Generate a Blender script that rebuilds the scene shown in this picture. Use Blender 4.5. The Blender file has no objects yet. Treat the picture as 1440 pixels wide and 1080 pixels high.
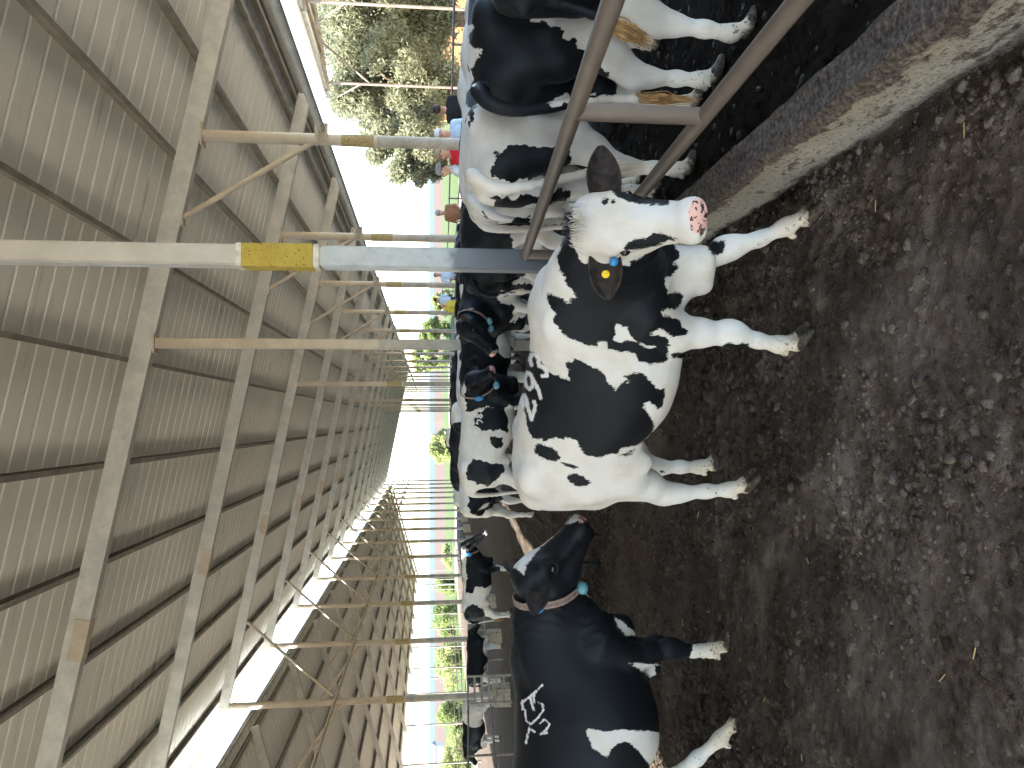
import bpy, bmesh, math, random, os
import numpy as np
from mathutils import Vector, Matrix, Euler
random.seed(7); rng = np.random.default_rng(7)
R = math.radians
scene = bpy.context.scene
COL = scene.collection
DEV = os.environ.get('SCENE_DEV', '')

# ------------------------------------------------------------------ camera
# The photograph lies on its side: picture-left is up in the place.
FPX, CAMZ, PITCH, YAW = 1080.0, 1.75, R(6.23), R(2.756)
cd = bpy.data.cameras.new('camera'); cam = bpy.data.objects.new('camera', cd); COL.objects.link(cam)
cd.sensor_width = 36.0; cd.lens = 36.0*FPX/1440.0; cd.clip_start = 0.05; cd.clip_end = 12000
CROT = Matrix.Rotation(-YAW, 3, 'Z') @ Matrix.Rotation(R(90)-PITCH, 3, 'X') @ Matrix.Rotation(R(-90), 3, 'Z')
cam.matrix_world = Matrix.Translation((0, 0, CAMZ)) @ CROT.to_4x4()
scene.camera = cam
CM = np.array(CROT); CO = np.array((0, 0, CAMZ))

def trace(P):
    """points (N,3) -> where they fall on the traced drawing (x,y)"""
    q = (np.asarray(P, float)-CO) @ CM
    zc = np.maximum(-q[:, 2], 1e-3)
    return np.stack([720+FPX*q[:, 0]/zc, 540-FPX*q[:, 1]/zc], 1)

def W(x, y, Y):
    """the point at distance Y down the shed that the drawing shows at (x,y)"""
    d = CM @ np.array(((x-720)/FPX, -(y-540)/FPX, -1.0))
    return Vector(CO + d*(Y/d[1]))

def G(x, y, z=0.0):
    """the point at height z that the drawing shows at (x,y)"""
    d = CM @ np.array(((x-720)/FPX, -(y-540)/FPX, -1.0))
    return Vector(CO + d*((z-CAMZ)/d[2]))

# ------------------------------------------------------------------ objects
def tag(o, label=None, cat=None, group=None, kind=None):
    if label: o['label'] = label
    if cat: o['category'] = cat
    if group: o['group'] = group
    if kind: o['kind'] = kind
    return o

def empty(name, loc=(0, 0, 0), rz=0.0, label=None, cat=None, group=None):
    o = bpy.data.objects.new(name, None); COL.objects.link(o)
    o.location = loc; o.rotation_euler = (0, 0, rz); o.empty_display_size = .2
    return tag(o, label, cat, group)

def link_mesh(name, me, mat=None, parent=None, smooth=False):
    o = bpy.data.objects.new(name, me); COL.objects.link(o)
    if mat: me.materials.append(mat)
    if parent: o.parent = parent
    if smooth: me.shade_smooth()
    return o

class MB:
    """collects shapes; build() links them as one mesh object"""
    def __init__(s): s.v = []; s.f = []
    def add(s, vs, fs):
        n = len(s.v); s.v += [tuple(map(float, p)) for p in vs]
        s.f += [tuple(i+n for i in f) for f in fs]
    def box(s, lo, hi, M=None):
        x0, y0, z0 = lo; x1, y1, z1 = hi
        vs = [Vector(p) for p in ((x0,y0,z0),(x1,y0,z0),(x1,y1,z0),(x0,y1,z0),(x0,y0,z1),(x1,y0,z1),(x1,y1,z1),(x0,y1,z1))]
        if M is not None: vs = [M @ p for p in vs]
        s.add(vs, [(0,3,2,1),(4,5,6,7),(0,1,5,4),(1,2,6,5),(2,3,7,6),(3,0,4,7)])
    def beam(s, a, b, w, h, up=(0, 0, 1)):
        a = Vector(a); b = Vector(b); d = (b-a).normalized(); u = Vector(up)
        sd = d.cross(u).normalized(); u = sd.cross(d)
        vs = [p+sd*(i*w/2)+u*(j*h/2) for p in (a, b) for i, j in ((-1,-1),(1,-1),(1,1),(-1,1))]
        s.add(vs, [(3,2,1,0),(4,5,6,7),(0,1,5,4),(1,2,6,5),(2,3,7,6),(3,0,4,7)])
    def prof(s, a, b, pts, up=(0, 0, 1), cap=True):
        """sweep a profile pts [(side, up)] from a to b"""
        a = Vector(a); b = Vector(b); d = (b-a).normalized(); u = Vector(up)
        sd = d.cross(u).normalized(); u = sd.cross(d); n = len(pts)
        vs = [p+sd*i+u*j for p in (a, b) for i, j in pts]
        fs = [(i, (i+1) % n, (i+1) % n+n, i+n) for i in range(n)]
        if cap: fs += [tuple(range(n-1, -1, -1)), tuple(range(n, 2*n))]
        s.add(vs, fs)
    def tube(s, pts, r, seg=10, cap=True):
        pts = [Vector(p) for p in pts]; n = len(pts)
        rs = r if isinstance(r, (list, tuple)) else [r]*n
        ref = None; rings = []
        for i, p in enumerate(pts):
            t = (pts[min(i+1, n-1)]-pts[max(i-1, 0)]).normalized()
            if ref is None: ref = t.orthogonal().normalized()
            ref = (ref-t*ref.dot(t)).normalized(); bi = t.cross(ref)
            rings.append([p+(ref*math.cos(2*math.pi*k/seg)+bi*math.sin(2*math.pi*k/seg))*rs[i] for k in range(seg)])
        vs = [q for g in rings for q in g]
        fs = [(i*seg+k, i*seg+(k+1) % seg, (i+1)*seg+(k+1) % seg, (i+1)*seg+k) for i in range(n-1) for k in range(seg)]
        if cap: fs += [tuple(range(seg-1, -1, -1)), tuple((n-1)*seg+k for k in range(seg))]
        s.add(vs, fs)
    def ball(s, c, r, M=None, nu=14, nv=9):
        r = (r, r, r) if not hasattr(r, '__len__') else r
        vs = []; c = Vector(c)
        for j in range(nv+1):
            th = math.pi*j/nv
            for i in range(nu):
                ph = 2*math.pi*i/nu
                p = Vector((r[0]*math.sin(th)*math.cos(ph), r[1]*math.sin(th)*math.sin(ph), r[2]*math.cos(th)))
                vs.append(c+(M @ p if M is not None else p))
        s.add(vs, [(j*nu+i, (j+1)*nu+i, (j+1)*nu+(i+1) % nu, j*nu+(i+1) % nu) for j in range(nv) for i in range(nu)])
    def build(s, name, mat=None, parent=None, smooth=False, bevel=0.0):
        me = bpy.data.meshes.new(name); me.from_pydata(s.v, [], s.f)
        if bevel:
            bm = bmesh.new(); bm.from_mesh(me)
            es = [e for e in bm.edges if len(e.link_faces) == 2 and e.calc_face_angle(0) > .6]
            bmesh.ops.bevel(bm, geom=es, offset=bevel, segments=2, affect='EDGES', clamp_overlap=True)
            bm.to_mesh(me); bm.free()
        me.validate()
        o = link_mesh(name, me, mat, parent)
        if smooth:
            me.shade_smooth()
            try: me.set_sharp_from_angle(angle=R(40))
            except Exception: pass
        return o

def kids(o): return [c for c in bpy.data.objects if c.parent == o]
def copy_tree(o, parent=None):
    c = o.copy(); COL.objects.link(c)
    if parent: c.parent = parent
    for k in kids(o): copy_tree(k, c)
    return c

# ------------------------------------------------------------------ materials
class Mat:
    def __init__(s, name, rough=.7, spec=.4, metal=0.0):
        s.m = bpy.data.materials.new(name); s.m.use_nodes = True
        s.t = s.m.node_tree; s.b = s.t.nodes['Principled BSDF']
        s.b.inputs['Roughness'].default_value = rough
        s.b.inputs['Specular IOR Level'].default_value = spec
        s.b.inputs['Metallic'].default_value = metal
        s._co = {}
    def n(s, typ, **kw):
        nd = s.t.nodes.new(typ)
        for k, v in kw.items(): setattr(nd, k, v)
        return nd
    def l(s, a, b): s.t.links.new(a, b)
    def val(s, sock, x):
        if isinstance(x, bpy.types.NodeSocket): s.l(x, sock)
        elif x is not None:
            if hasattr(x, '__len__') and len(x) == 3 and len(sock.default_value) == 4: x = (*x, 1)
            sock.default_value = x
    def coord(s, kind='Object', scale=None):
        k = (kind, scale)
        if k in s._co: return s._co[k]
        if kind == 'Position': o = s.n('ShaderNodeNewGeometry').outputs['Position']
        else: o = s.n('ShaderNodeTexCoord').outputs[kind]
        if scale:
            mp = s.n('ShaderNodeMapping'); mp.inputs['Scale'].default_value = scale; s.l(o, mp.inputs[0]); o = mp.outputs[0]
        s._co[k] = o; return o
    def noise(s, scale, detail=3, rough=.55, co=None, dist=0.0, col=False):
        nd = s.n('ShaderNodeTexNoise'); nd.inputs['Scale'].default_value = scale
        nd.inputs['Detail'].default_value = detail; nd.inputs['Roughness'].default_value = rough
        nd.inputs['Distortion'].default_value = dist
        s.l(co if co is not None else s.coord(), nd.inputs['Vector']); return nd.outputs['Color' if col else 'Fac']
    def voro(s, scale, co=None, out='Distance', feature='F1'):
        nd = s.n('ShaderNodeTexVoronoi', feature=feature); nd.inputs['Scale'].default_value = scale
        s.l(co if co is not None else s.coord(), nd.inputs['Vector']); return nd.outputs[out]
    def math(s, op, a, b=None, c=None, clamp=False):
        nd = s.n('ShaderNodeMath', operation=op); nd.use_clamp = clamp
        s.val(nd.inputs[0], a); s.val(nd.inputs[1], b)
        if c is not None: s.val(nd.inputs[2], c)
        return nd.outputs[0]
    def step(s, x, lo, hi):
        nd = s.n('ShaderNodeMapRange'); nd.interpolation_type = 'SMOOTHSTEP'
        s.val(nd.inputs[0], x); nd.inputs[1].default_value = lo; nd.inputs[2].default_value = hi
        return nd.outputs[0]
    def mix(s, f, a, b):
        nd = s.n('ShaderNodeMix', data_type='RGBA'); s.val(nd.inputs[0], f)
        s.val(nd.inputs[6], a); s.val(nd.inputs[7], b); return nd.outputs[2]
    def attr(s, name, out='Fac'): return s.n('ShaderNodeAttribute', attribute_name=name).outputs[out]
    def sep(s, v, i):
        nd = s.n('ShaderNodeSeparateXYZ'); s.l(v, nd.inputs[0]); return nd.outputs[i]
    def color(s, c): s.val(s.b.inputs['Base Color'], c); return s
    def rough(s, c): s.val(s.b.inputs['Roughness'], c); return s
    def bump(s, h, strength=.3, dist=.01):
        nd = s.n('ShaderNodeBump'); nd.inputs['Strength'].default_value = strength; nd.inputs['Distance'].default_value = dist
        s.l(h, nd.inputs['Height']); s.l(nd.outputs[0], s.b.inputs['Normal']); return s

def plain(name, col, rough=.6, spec=.4, metal=0.0, var=.15, scale=8.0, bump=0.0):
    m = Mat(name, rough, spec, metal)
    dark = tuple(c*(1-var) for c in col); lite = tuple(min(1, c*(1+var)) for c in col)
    nz = m.noise(scale, 4)
    m.color(m.mix(m.step(nz, .3, .7), dark, lite))
    if bump: m.bump(m.noise(scale*6, 3), bump, .004)
    return m.m

# ------------------------------------------------------------------ implicit surfaces
def smin(a, b, k):
    h = np.maximum(k-np.abs(a-b), 0)/k
    return np.minimum(a, b)-h*h*k*.25

class SDF:
    """smooth union of tapered limbs and ellipsoids, meshed by surface nets"""
    def __init__(s): s.p = []
    def cone(s, a, b, ra, rb, k=.05):
        a = np.array(a, float); b = np.array(b, float); r = max(ra, rb)
        def f(P):
            ba = b-a; t = np.clip(((P-a) @ ba)/max(ba @ ba, 1e-9), 0, 1)
            return np.linalg.norm(P-a-t[..., None]*ba, axis=-1)-(ra+(rb-ra)*t)
        s.p.append((f, np.minimum(a, b)-r, np.maximum(a, b)+r, k, 1)); return s
    def chain(s, pts, rs, k=.05):
        for i in range(len(pts)-1): s.cone(pts[i], pts[i+1], rs[i], rs[i+1], k)
    def ell(s, c, r, M=None, k=.05, sign=1):
        c = np.array(c, float); r = np.array(r, float); A = np.eye(3) if M is None else np.array(M)
        def f(P):
            q = (P-c) @ A; n = np.linalg.norm(q/r, axis=-1); g = np.linalg.norm(q/(r*r), axis=-1)
            return n*(n-1)/np.maximum(g, 1e-6)
        e = np.abs(A) @ r; s.p.append((f, c-e, c+e, k, sign)); return s
    def loft(s, tab, k=.05, p=2.2, flat=.12):
        t = np.array(tab, float); X = np.linspace(t[0, 0], t[-1, 0], 240)
        C = [np.interp(X, t[:, 0], t[:, i]) for i in (1, 2, 3)]
        ker = np.exp(-np.linspace(-2, 2, 31)**2); ker /= ker.sum()
        C = [np.convolve(np.pad(c, 15, mode='edge'), ker, 'valid') for c in C]
        x0, x1 = X[0], X[-1]
        def f(P):
            x = np.clip(P[..., 0], x0, x1); top = np.interp(x, X, C[0]); bot = np.interp(x, X, C[1]); w = np.interp(x, X, C[2])
            zc = (top+bot)/2; h = (top-bot)/2; tz = (P[..., 2]-zc)/h
            ww = w*(1-flat*np.clip(tz, -1, 1))
            q = (np.abs(P[..., 1]/ww)**p+np.abs(tz)**p)**(1/p)
            d = (q-1)*np.minimum(ww, h); ex = np.maximum(np.abs(P[..., 0]-x)-.0, 0)
            return np.where(ex > 0, np.sqrt(np.maximum(d, 0)**2+ex**2)+np.minimum(d, 0), d)
        s.p.append((f, np.array((x0, -t[:, 3].max()*1.2, t[:, 2].min())), np.array((x1, t[:, 3].max()*1.2, t[:, 1].max())), k, 1)); return s
    def value(s, P):
        d = np.full(P.shape[:-1], 9.0)
        for f, lo, hi, k, sg in s.p:
            v = f(P); d = smin(d, v, k) if sg > 0 else -smin(-d, v, k)
        return d
    def mesh(s, h, floor=None):
        m = .04; lo = np.min([p[1] for p in s.p], 0)-m; hi = np.max([p[2] for p in s.p], 0)+m
        if floor is not None: lo[2] = floor-2*h
        n = np.ceil((hi-lo)/h).astype(int)+1
        ax = [lo[i]+h*np.arange(n[i]) for i in range(3)]
        D = np.full(n, 9.0, np.float32)
        for f, a, b, k, sg in s.p:
            i0 = np.clip(np.floor((a-k-3*h-lo)/h).astype(int), 0, n-1); i1 = np.clip(np.ceil((b+k+3*h-lo)/h).astype(int)+1, 1, n)
            sl = tuple(slice(i0[i], i1[i]) for i in range(3))
            P = np.stack(np.meshgrid(ax[0][sl[0]], ax[1][sl[1]], ax[2][sl[2]], indexing='ij'), -1)
            v = f(P); D[sl] = smin(D[sl], v, k) if sg > 0 else -smin(-D[sl], v, k)
        if floor is not None: D = np.maximum(D, (floor-ax[2])[None, None, :])
        return nets(D, lo, h)

def nets(D, lo, h):
    n = np.array(D.shape)-1; S = D < 0
    c = np.zeros(n, np.int8)
    for dx in (0, 1):
        for dy in (0, 1):
            for dz in (0, 1): c += S[dx:dx+n[0], dy:dy+n[1], dz:dz+n[2]]
    act = (c > 0) & (c < 8); idx = np.full(n, -1, np.int64); I = np.argwhere(act); idx[act] = np.arange(len(I))
    acc = np.zeros((len(I), 3)); cnt = np.zeros(len(I))
    corners = [(a, b, d) for a in (0, 1) for b in (0, 1) for d in (0, 1)]
    for a in corners:
        for b in corners:
            if sum(abs(p-q) for p, q in zip(a, b)) == 1 and a < b:
                da = D[I[:, 0]+a[0], I[:, 1]+a[1], I[:, 2]+a[2]]; db = D[I[:, 0]+b[0], I[:, 1]+b[1], I[:, 2]+b[2]]
                m = (da < 0) != (db < 0); t = (da[m]/(da[m]-db[m]))[:, None]
                acc[m] += np.array(a)*(1-t)+np.array(b)*t; cnt[m] += 1
    V = lo+h*(I+acc/cnt[:, None]); Q = []
    for ax in range(3):
        u, w = (ax+1) % 3, (ax+2) % 3
        A = np.take(S, range(0, n[ax]), ax); B = np.take(S, range(1, n[ax]+1), ax)
        E = np.argwhere(A != B); E = E[(E[:, u] > 0) & (E[:, w] > 0) & (E[:, u] < n[u]) & (E[:, w] < n[w])]
        def at(du, dw):
            q = E.copy(); q[:, u] -= du; q[:, w] -= dw; return idx[q[:, 0], q[:, 1], q[:, 2]]
        q = np.stack([at(1, 1), at(0, 1), at(0, 0), at(1, 0)], 1); fl = ~S[E[:, 0], E[:, 1], E[:, 2]]
        q[fl] = q[fl][:, ::-1]; Q.append(q)
    return V, np.concatenate(Q)

def np_mesh(name, V, Q):
    me = bpy.data.meshes.new(name); me.vertices.add(len(V)); me.vertices.foreach_set('co', np.asarray(V, np.float32).ravel())
    k = Q.shape[1]; me.loops.add(Q.size); me.loops.foreach_set('vertex_index', np.asarray(Q, np.int32).ravel())
    me.polygons.add(len(Q)); me.polygons.foreach_set('loop_start', np.arange(0, Q.size, k, dtype=np.int32))
    me.update(calc_edges=True); me.validate(); return me

def fattr(me, name, arr):
    a = me.attributes.new(name, 'FLOAT', 'POINT'); a.data.foreach_set('value', np.asarray(arr, np.float32))

# ------------------------------------------------------------------ traced markings
def poly_sd(P, poly):
    """signed distance of points to a closed outline, positive inside"""
    A = np.array(poly, float); B = np.roll(A, -1, 0); d = np.full(len(P), 1e9); ins = np.zeros(len(P), bool)
    for a, b in zip(A, B):
        e = b-a; w = P-a; t = np.clip((w @ e)/max(e @ e, 1e-9), 0, 1)
        d = np.minimum(d, ((w-t[:, None]*e)**2).sum(1))
        c = (a[1] > P[:, 1]) != (b[1] > P[:, 1])
        if e[1] != 0: ins ^= c & (P[:, 0] < a[0]+e[0]*(P[:, 1]-a[1])/e[1])
    return np.where(ins, 1, -1)*np.sqrt(d)

def line_d(P, pts):
    d = np.full(len(P), 1e9); A = np.array(pts, float)
    for a, b in zip(A[:-1], A[1:]):
        e = b-a; w = P-a; t = np.clip((w @ e)/max(e @ e, 1e-9), 0, 1)
        d = np.minimum(d, ((w-t[:, None]*e)**2).sum(1))
    return np.sqrt(d)

def pl(s, ox=0.0, oy=0.0, k=1.0):
    """'x,y x,y ...' in a magnified tracing -> outline"""
    return [(ox+float(a)/k, oy+float(b)/k) for a, b in (q.split(',') for q in s.split())]
# ------------------------------------------------------------------ cows
def coat_material(name='cow_coat'):
    m = Mat(name, .6, .17); m.b.inputs['Specular Tint'].default_value = (.72, .86, 1, 1)
    co = m.coord('Object')
    hair = m.noise(95, 3, .6, m.coord('Object', (1.0, 1.0, .35)))
    big = m.noise(34, 2, .5)
    wob = m.math('ADD', m.math('MULTIPLY', m.math('SUBTRACT', hair, .5), .030), m.math('MULTIPLY', m.math('SUBTRACT', big, .5), .016))
    edge = m.math('ADD', m.attr('black'), wob)
    fb = m.step(edge, -.003, .004)
    wn = m.noise(5, 4, .6)
    white = m.mix(m.step(wn, .35, .75), (.57, .565, .555), (.48, .45, .40))
    fine = m.noise(260, 2, .6, m.coord('Object', (1, 1, .3)))
    white = m.mix(m.math('MULTIPLY', fine, .14), white, (.42, .38, .32))
    low = m.math('MULTIPLY', m.attr('soil'), 1.0)
    yellow = m.step(m.math('ADD', low, m.math('MULTIPLY', m.math('SUBTRACT', m.noise(9, 3), .5), .5)), .45, 1.0)
    white = m.mix(m.math('MULTIPLY', yellow, .55), white, (.50, .36, .18))
    blk = m.mix(m.noise(14, 3), (.0040, .0048, .0066), (.0085, .0092, .0112))
    rust = m.step(m.noise(3.1, 3), .56, .75)
    blk = m.mix(m.math('MULTIPLY', rust, .12), blk, (.03, .018, .012))
    c = m.mix(fb, white, blk)
    bn = m.math('ADD', m.attr('brand'), m.math('MULTIPLY', m.math('SUBTRACT', m.noise(170, 2, .6, m.coord('Object', (.4, 1, 1))), .5), .012))
    bn = m.math('ADD', bn, m.math('MULTIPLY', m.math('SUBTRACT', m.noise(75, 3, .7, m.coord('Object', (.6, 1, .35))), .5), .020))
    c = m.mix(m.math('MULTIPLY', m.step(bn, -.003, .004), .93), c, (.60, .60, .60))
    pk = m.step(m.math('ADD', m.attr('pink'), m.math('MULTIPLY', m.math('SUBTRACT', hair, .5), .01)), -.004, .004)
    spots = m.step(m.math('SUBTRACT', m.noise(62, 2, .5), m.math('MULTIPLY', m.noise(18, 1), .22)), .455, .475)
    c = m.mix(pk, c, m.mix(spots, (.64, .38, .33), (.035, .03, .032)))
    specks = m.step(m.math('ADD', m.noise(48, 4, .7), m.math('MULTIPLY', low, .20)), .745, .765)
    c = m.mix(m.math('MULTIPLY', specks, .75), c, (.030, .022, .016))
    caked = m.step(m.math('ADD', m.attr('mud'), m.math('MULTIPLY', m.math('SUBTRACT', m.noise(30, 4, .7), .5), .9)), .35, .65)
    c = m.mix(caked, c, m.mix(m.noise(60, 3), (.022, .016, .011), (.075, .055, .04)))
    c = m.mix(m.step(m.attr('horn_nostril_shade'), .4, .6), c, m.mix(m.step(m.noise(32, 4, .7), .35, .65), (.012, .010, .009), (.085, .066, .048)))
    m.color(c)
    m.rough(m.mix(fb, (.75, .75, .75), (.50, .50, .50)))
    m.b.inputs['Sheen Weight'].default_value = .0; m.b.inputs['Sheen Roughness'].default_value = .4
    m.bump(m.math('ADD', m.noise(230, 2, .6, m.coord('Object', (1, 1, .25))), m.math('MULTIPLY', m.noise(28, 3), .8)), .30, .006)
    return m.m
COAT = coat_material()
def ear_material(name, a, b):
    m = Mat(name, .7, .3); m.color(m.mix(m.step(m.noise(22, 4, .6, m.coord('Object', (1, 3, 1))), .35, .65), a, b))
    m.bump(m.noise(160, 2), .4, .005); return m.m
EAR_DARK = ear_material('dark_ear_hair', (.008, .008, .009), (.035, .024, .020))
EAR_PALE = ear_material('pale_ear_hair', (.62, .60, .57), (.40, .25, .2))
EYE = plain('eye_gloss', (.012, .009, .008), .12, .5, var=.2)
TAGY = plain('yellow_tag_plastic', (.72, .52, .02), .4, var=.06)
TAGB = plain('blue_sensor_plastic', (.035, .22, .52), .4, var=.08)
TAGT = plain('teal_weight_plastic', (.12, .30, .37), .45, var=.1)
STRAP = plain('grey_brown_strap', (.16, .115, .10), .8, var=.3, scale=60, bump=.3)
STRAPE = plain('pale_strap_edge', (.30, .24, .21), .8)
TUFT = ear_material('tail_switch_hair', (.42, .27, .12), (.20, .11, .045))

TORSO = [(-.75,1.225,1.05,.06),(-.715,1.25,.96,.13),(-.63,1.290,.88,.185),(-.52,1.305,.86,.235),(-.40,1.305,.79,.26),(-.22,1.295,.655,.295),
         (0,1.278,.545,.325),(.18,1.266,.53,.32),(.36,1.272,.55,.275),(.50,1.288,.58,.225),(.62,1.25,.62,.19),(.72,1.15,.66,.15),(.80,1.02,.72,.09)]
FOOT = {'FL': (.50, .15), 'FR': (.50, -.15), 'HL': (-.64, .16), 'HR': (-.64, -.16)}

def unit(v): v = np.array(v, float); return v/np.linalg.norm(v)

def cow_shape(sp):
    """sp: poll, muzzle, face (forehead normal) in the cow's own axes, feet, tail, torso"""
    S = SDF(); deep = sp.get('deep', 0.0); fat = sp.get('fat', 1.0)
    tor = []
    for x, t, b, w in sp.get('torso', TORSO):
        g = math.exp(-((x-.02)/.42)**2); tor.append((x, t, b-deep*g, w*(1+(fat-1)*g)))
    S.loft(tor, .05, 2.25, .16)
    poll = np.array(sp['poll'], float); muz = np.array(sp['muzzle'], float)
    a = unit(muz-poll); f = np.array(sp['face'], float); f = unit(f-a*(f @ a)); s = np.cross(f, a)
    L = np.linalg.norm(muz-poll); q = L/.50; hs = sp.get('headscale', 1.0)
    def H(x, y, z=0.0): return poll+a*x*q+f*y*hs+s*z*hs
    # shoulder blades, haunches, bones
    for g in (-1, 1):
        S.ell((.46, g*.165, .98), (.17, .075, .27), Matrix.Rotation(R(18), 3, 'Y'), .09)
        S.ell((.64, g*.15, .84), (.11, .09, .13), None, .09)
        S.ell((-.49, g*.135, .97), (.19, .115, .27), Matrix.Rotation(R(-8), 3, 'Y'), .10)
        S.ell((-.425, g*.205, 1.215), (.08, .05, .055), None, .12)
        S.ell((-.70, g*.085, 1.17), (.05, .05, .06), None, .08)
        S.ell((-.33, g*.20, .74), (.09, .06, .13), None, .10)
    # neck
    wi = np.array((.46, 0, 1.13)); po = H(.04, -.085); ch = np.array(sp.get('chest', (.64, 0, .86))); th = H(.15, -.20)
    side = sp.get('neckbend', np.zeros(3))
    m1 = (wi+po)/2+np.array((0, 0, .01))+side; m2 = (ch+th)/2+np.array((0, 0, -.02))+side; m3 = (m1+m2)/2
    S.chain([wi, m1, po], [.12, .095, .085], .10)
    S.chain([(wi+ch)/2, m3, (po+th)/2], [.19, .135, .105], .10)
    S.chain([ch, m2, th], [.15, .088, .062], .10)
    br = np.array(sp.get('brisket', (.67, 0, .64)))
    S.ell(br, (.12, .078, .13), None, .10)
    S.chain([th*.35+m2*.65-np.array((0, 0, .05)), ch+np.array((.06, 0, -.12)), br+np.array((.07, 0, -.08)), br+np.array((-.06, 0, -.12))], [.03, .038, .045, .04], .06)
    # head
    hk = .035
    S.ell(H(.09, -.095), (.115*hs, .115*hs, .105*hs), None, .05)
    S.cone(H(.02, -.05, -.05), H(.02, -.05, .05), .058*hs, .058*hs, hk)
    S.cone(H(.06, -.048, -.055), H(.06, -.048, .055), .056*hs, .056*hs, hk)
    S.cone(H(.13, -.060, -.06), H(.13, -.060, .06), .062*hs, .062*hs, hk)
    S.cone(H(.10, -.055), H(.40, -.068), .072*hs, .056*hs, .05)
    for g in (-1, 1):
        S.cone(H(.15, -.055, g*.072), H(.19, -.060, g*.075), .045*hs, .036*hs, hk)       # brow
        S.cone(H(.19, -.085, g*.062), H(.36, -.085, g*.036), .042*hs, .044*hs, hk)       # cheek bone
        S.cone(H(.10, -.17, g*.055), H(.22, -.175, g*.042), .070*hs, .052*hs, .05)       # jaw angle
        S.cone(H(.22, -.175, g*.042), H(.42, -.125, g*.018), .050*hs, .034*hs, .04)
        S.ell(H(.452, -.064, g*.034), (.046*hs, .045*hs, .038*hs), None, .04)
    S.cone(H(.435, -.060, -.030), H(.435, -.060, .030), .051*hs, .051*hs, hk)
    S.cone(H(.455, -.118, -.02), H(.455, -.118, .02), .032*hs, .032*hs, .025)            # lower lip
    for g in (-1, 1):
        S.ell(H(.491, -.045, g*.047), (.015, .013, .013), None, .02, -1)                  # nostril
        S.cone(H(.487, -.098, g*.01), H(.44, -.108, g*.075), .004, .004, .01) if False else None
        S.ell(H(.178, -.075, g*.122), (.026, .024, .022), None, .02, -1)                  # eye socket
    # legs
    feet = {k: (*v, 0.0) for k, v in FOOT.items()}; feet.update({k: (*v, 0.0)[:3] for k, v in sp.get('feet', {}).items()})
    claws = []
    for key, ft in feet.items():
        if key in sp.get('skip', ()): continue
        g = 1 if key[1] == 'L' else -1; d = np.array((ft[0]-FOOT[key][0], ft[1]-FOOT[key][1], ft[2])); kb = np.array(sp.get('bend', {}).get(key, (0, 0, 0)), float)
        if key[0] == 'F':
            J = [((.55, g*.165, .80), .125, 0), ((.47, g*.165, .655), .092, .12), ((.485, g*.155, .52), .066, .33), ((.50, g*.15, .385), .054, .55), ((.50, g*.15, .335), .047, .62), ((.487, g*.15, .24), .033, .75), ((.485, g*.15, .135), .037, .93), ((.505, g*.15, .075), .034, 1)]
        else:
            J = [((-.48, g*.15, .90), .14, 0), ((-.47, g*.165, .72), .105, .10), ((-.56, g*.155, .59), .078, .30), ((-.665, g*.15, .455), .055, .58), ((-.672, g*.15, .40), .046, .65), ((-.670, g*.155, .26), .036, .8), ((-.67, g*.16, .135), .037, .95), ((-.64, g*.16, .075), .034, 1)]
        pts = []; rs = []
        for p, r, w in J:
            pts.append(np.array(p)+d*w+kb*math.sin(math.pi*min(w*1.0, 1))); rs.append(r*(.89 if w > .3 else .93 if w > .1 else 1))
        S.chain(pts, rs, .045)
        if key[0] == 'F':
            S.ell(pts[3]+np.array((.018, 0, .0)), (.045, .05, .058), None, .04)
        else:
            S.chain([pts[3]+np.array((-.030, 0, .075)), pts[3]+np.array((-.040, 0, .02)), pts[4]+np.array((-.01, 0, -.05))], [.017, .030, .024], .03)
            S.chain([(-.665, g*.10, 1.08), (-.615, g*.125, .85), pts[2]+np.array((-.035, 0, .10)), pts[3]+np.array((-.035, 0, .07))], [.065, .075, .040, .018], .07)
        tl = np.array((.0, 0, 0)); yaw = sp.get('toe', {}).get(key, 0.0); dirx = np.array((math.cos(yaw), math.sin(yaw), 0)); diry = np.array((-math.sin(yaw), math.cos(yaw), 0))
        base = np.array((ft[0]+d[0]*0, ft[1], ft[2]))
        for e in (-1, 1):
            A = pts[-1]+diry*e*.020+np.array((0, 0, -.018)); B = base+dirx*.085+diry*e*.027+np.array((0, 0, .020))
            S.cone(A, B, .033, .021, .018); claws.append((A, B))
            S.ell(pts[-2]-dirx*.038+diry*e*.02+np.array((0, 0, -.035)), (.014, .012, .02), None, .012)
    # tail
    if sp.get('tail') is not None:
        tq = [np.array(v, float) for v in sp['tail']]; tq = [2*tq[0]-tq[1]]+tq+[2*tq[-1]-tq[-2]]; tp = []
        for i in range(1, len(tq)-2):
            for t in (0, .34, .67): tp.append(.5*(2*tq[i]+(tq[i+1]-tq[i-1])*t+(2*tq[i-1]-5*tq[i]+4*tq[i+1]-tq[i+2])*t*t+(3*tq[i]-tq[i-1]-3*tq[i+1]+tq[i+2])*t**3))
        tp.append(tq[-2]); n = len(tp)
        S.chain(tp, [max(.0175, .036-.026*i/n) for i in range(n)], .03)
    for pr in sp.get('extra', ()): S.ell(*pr)
    return S, H, (poll, a, f, s), claws, feet

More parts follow.
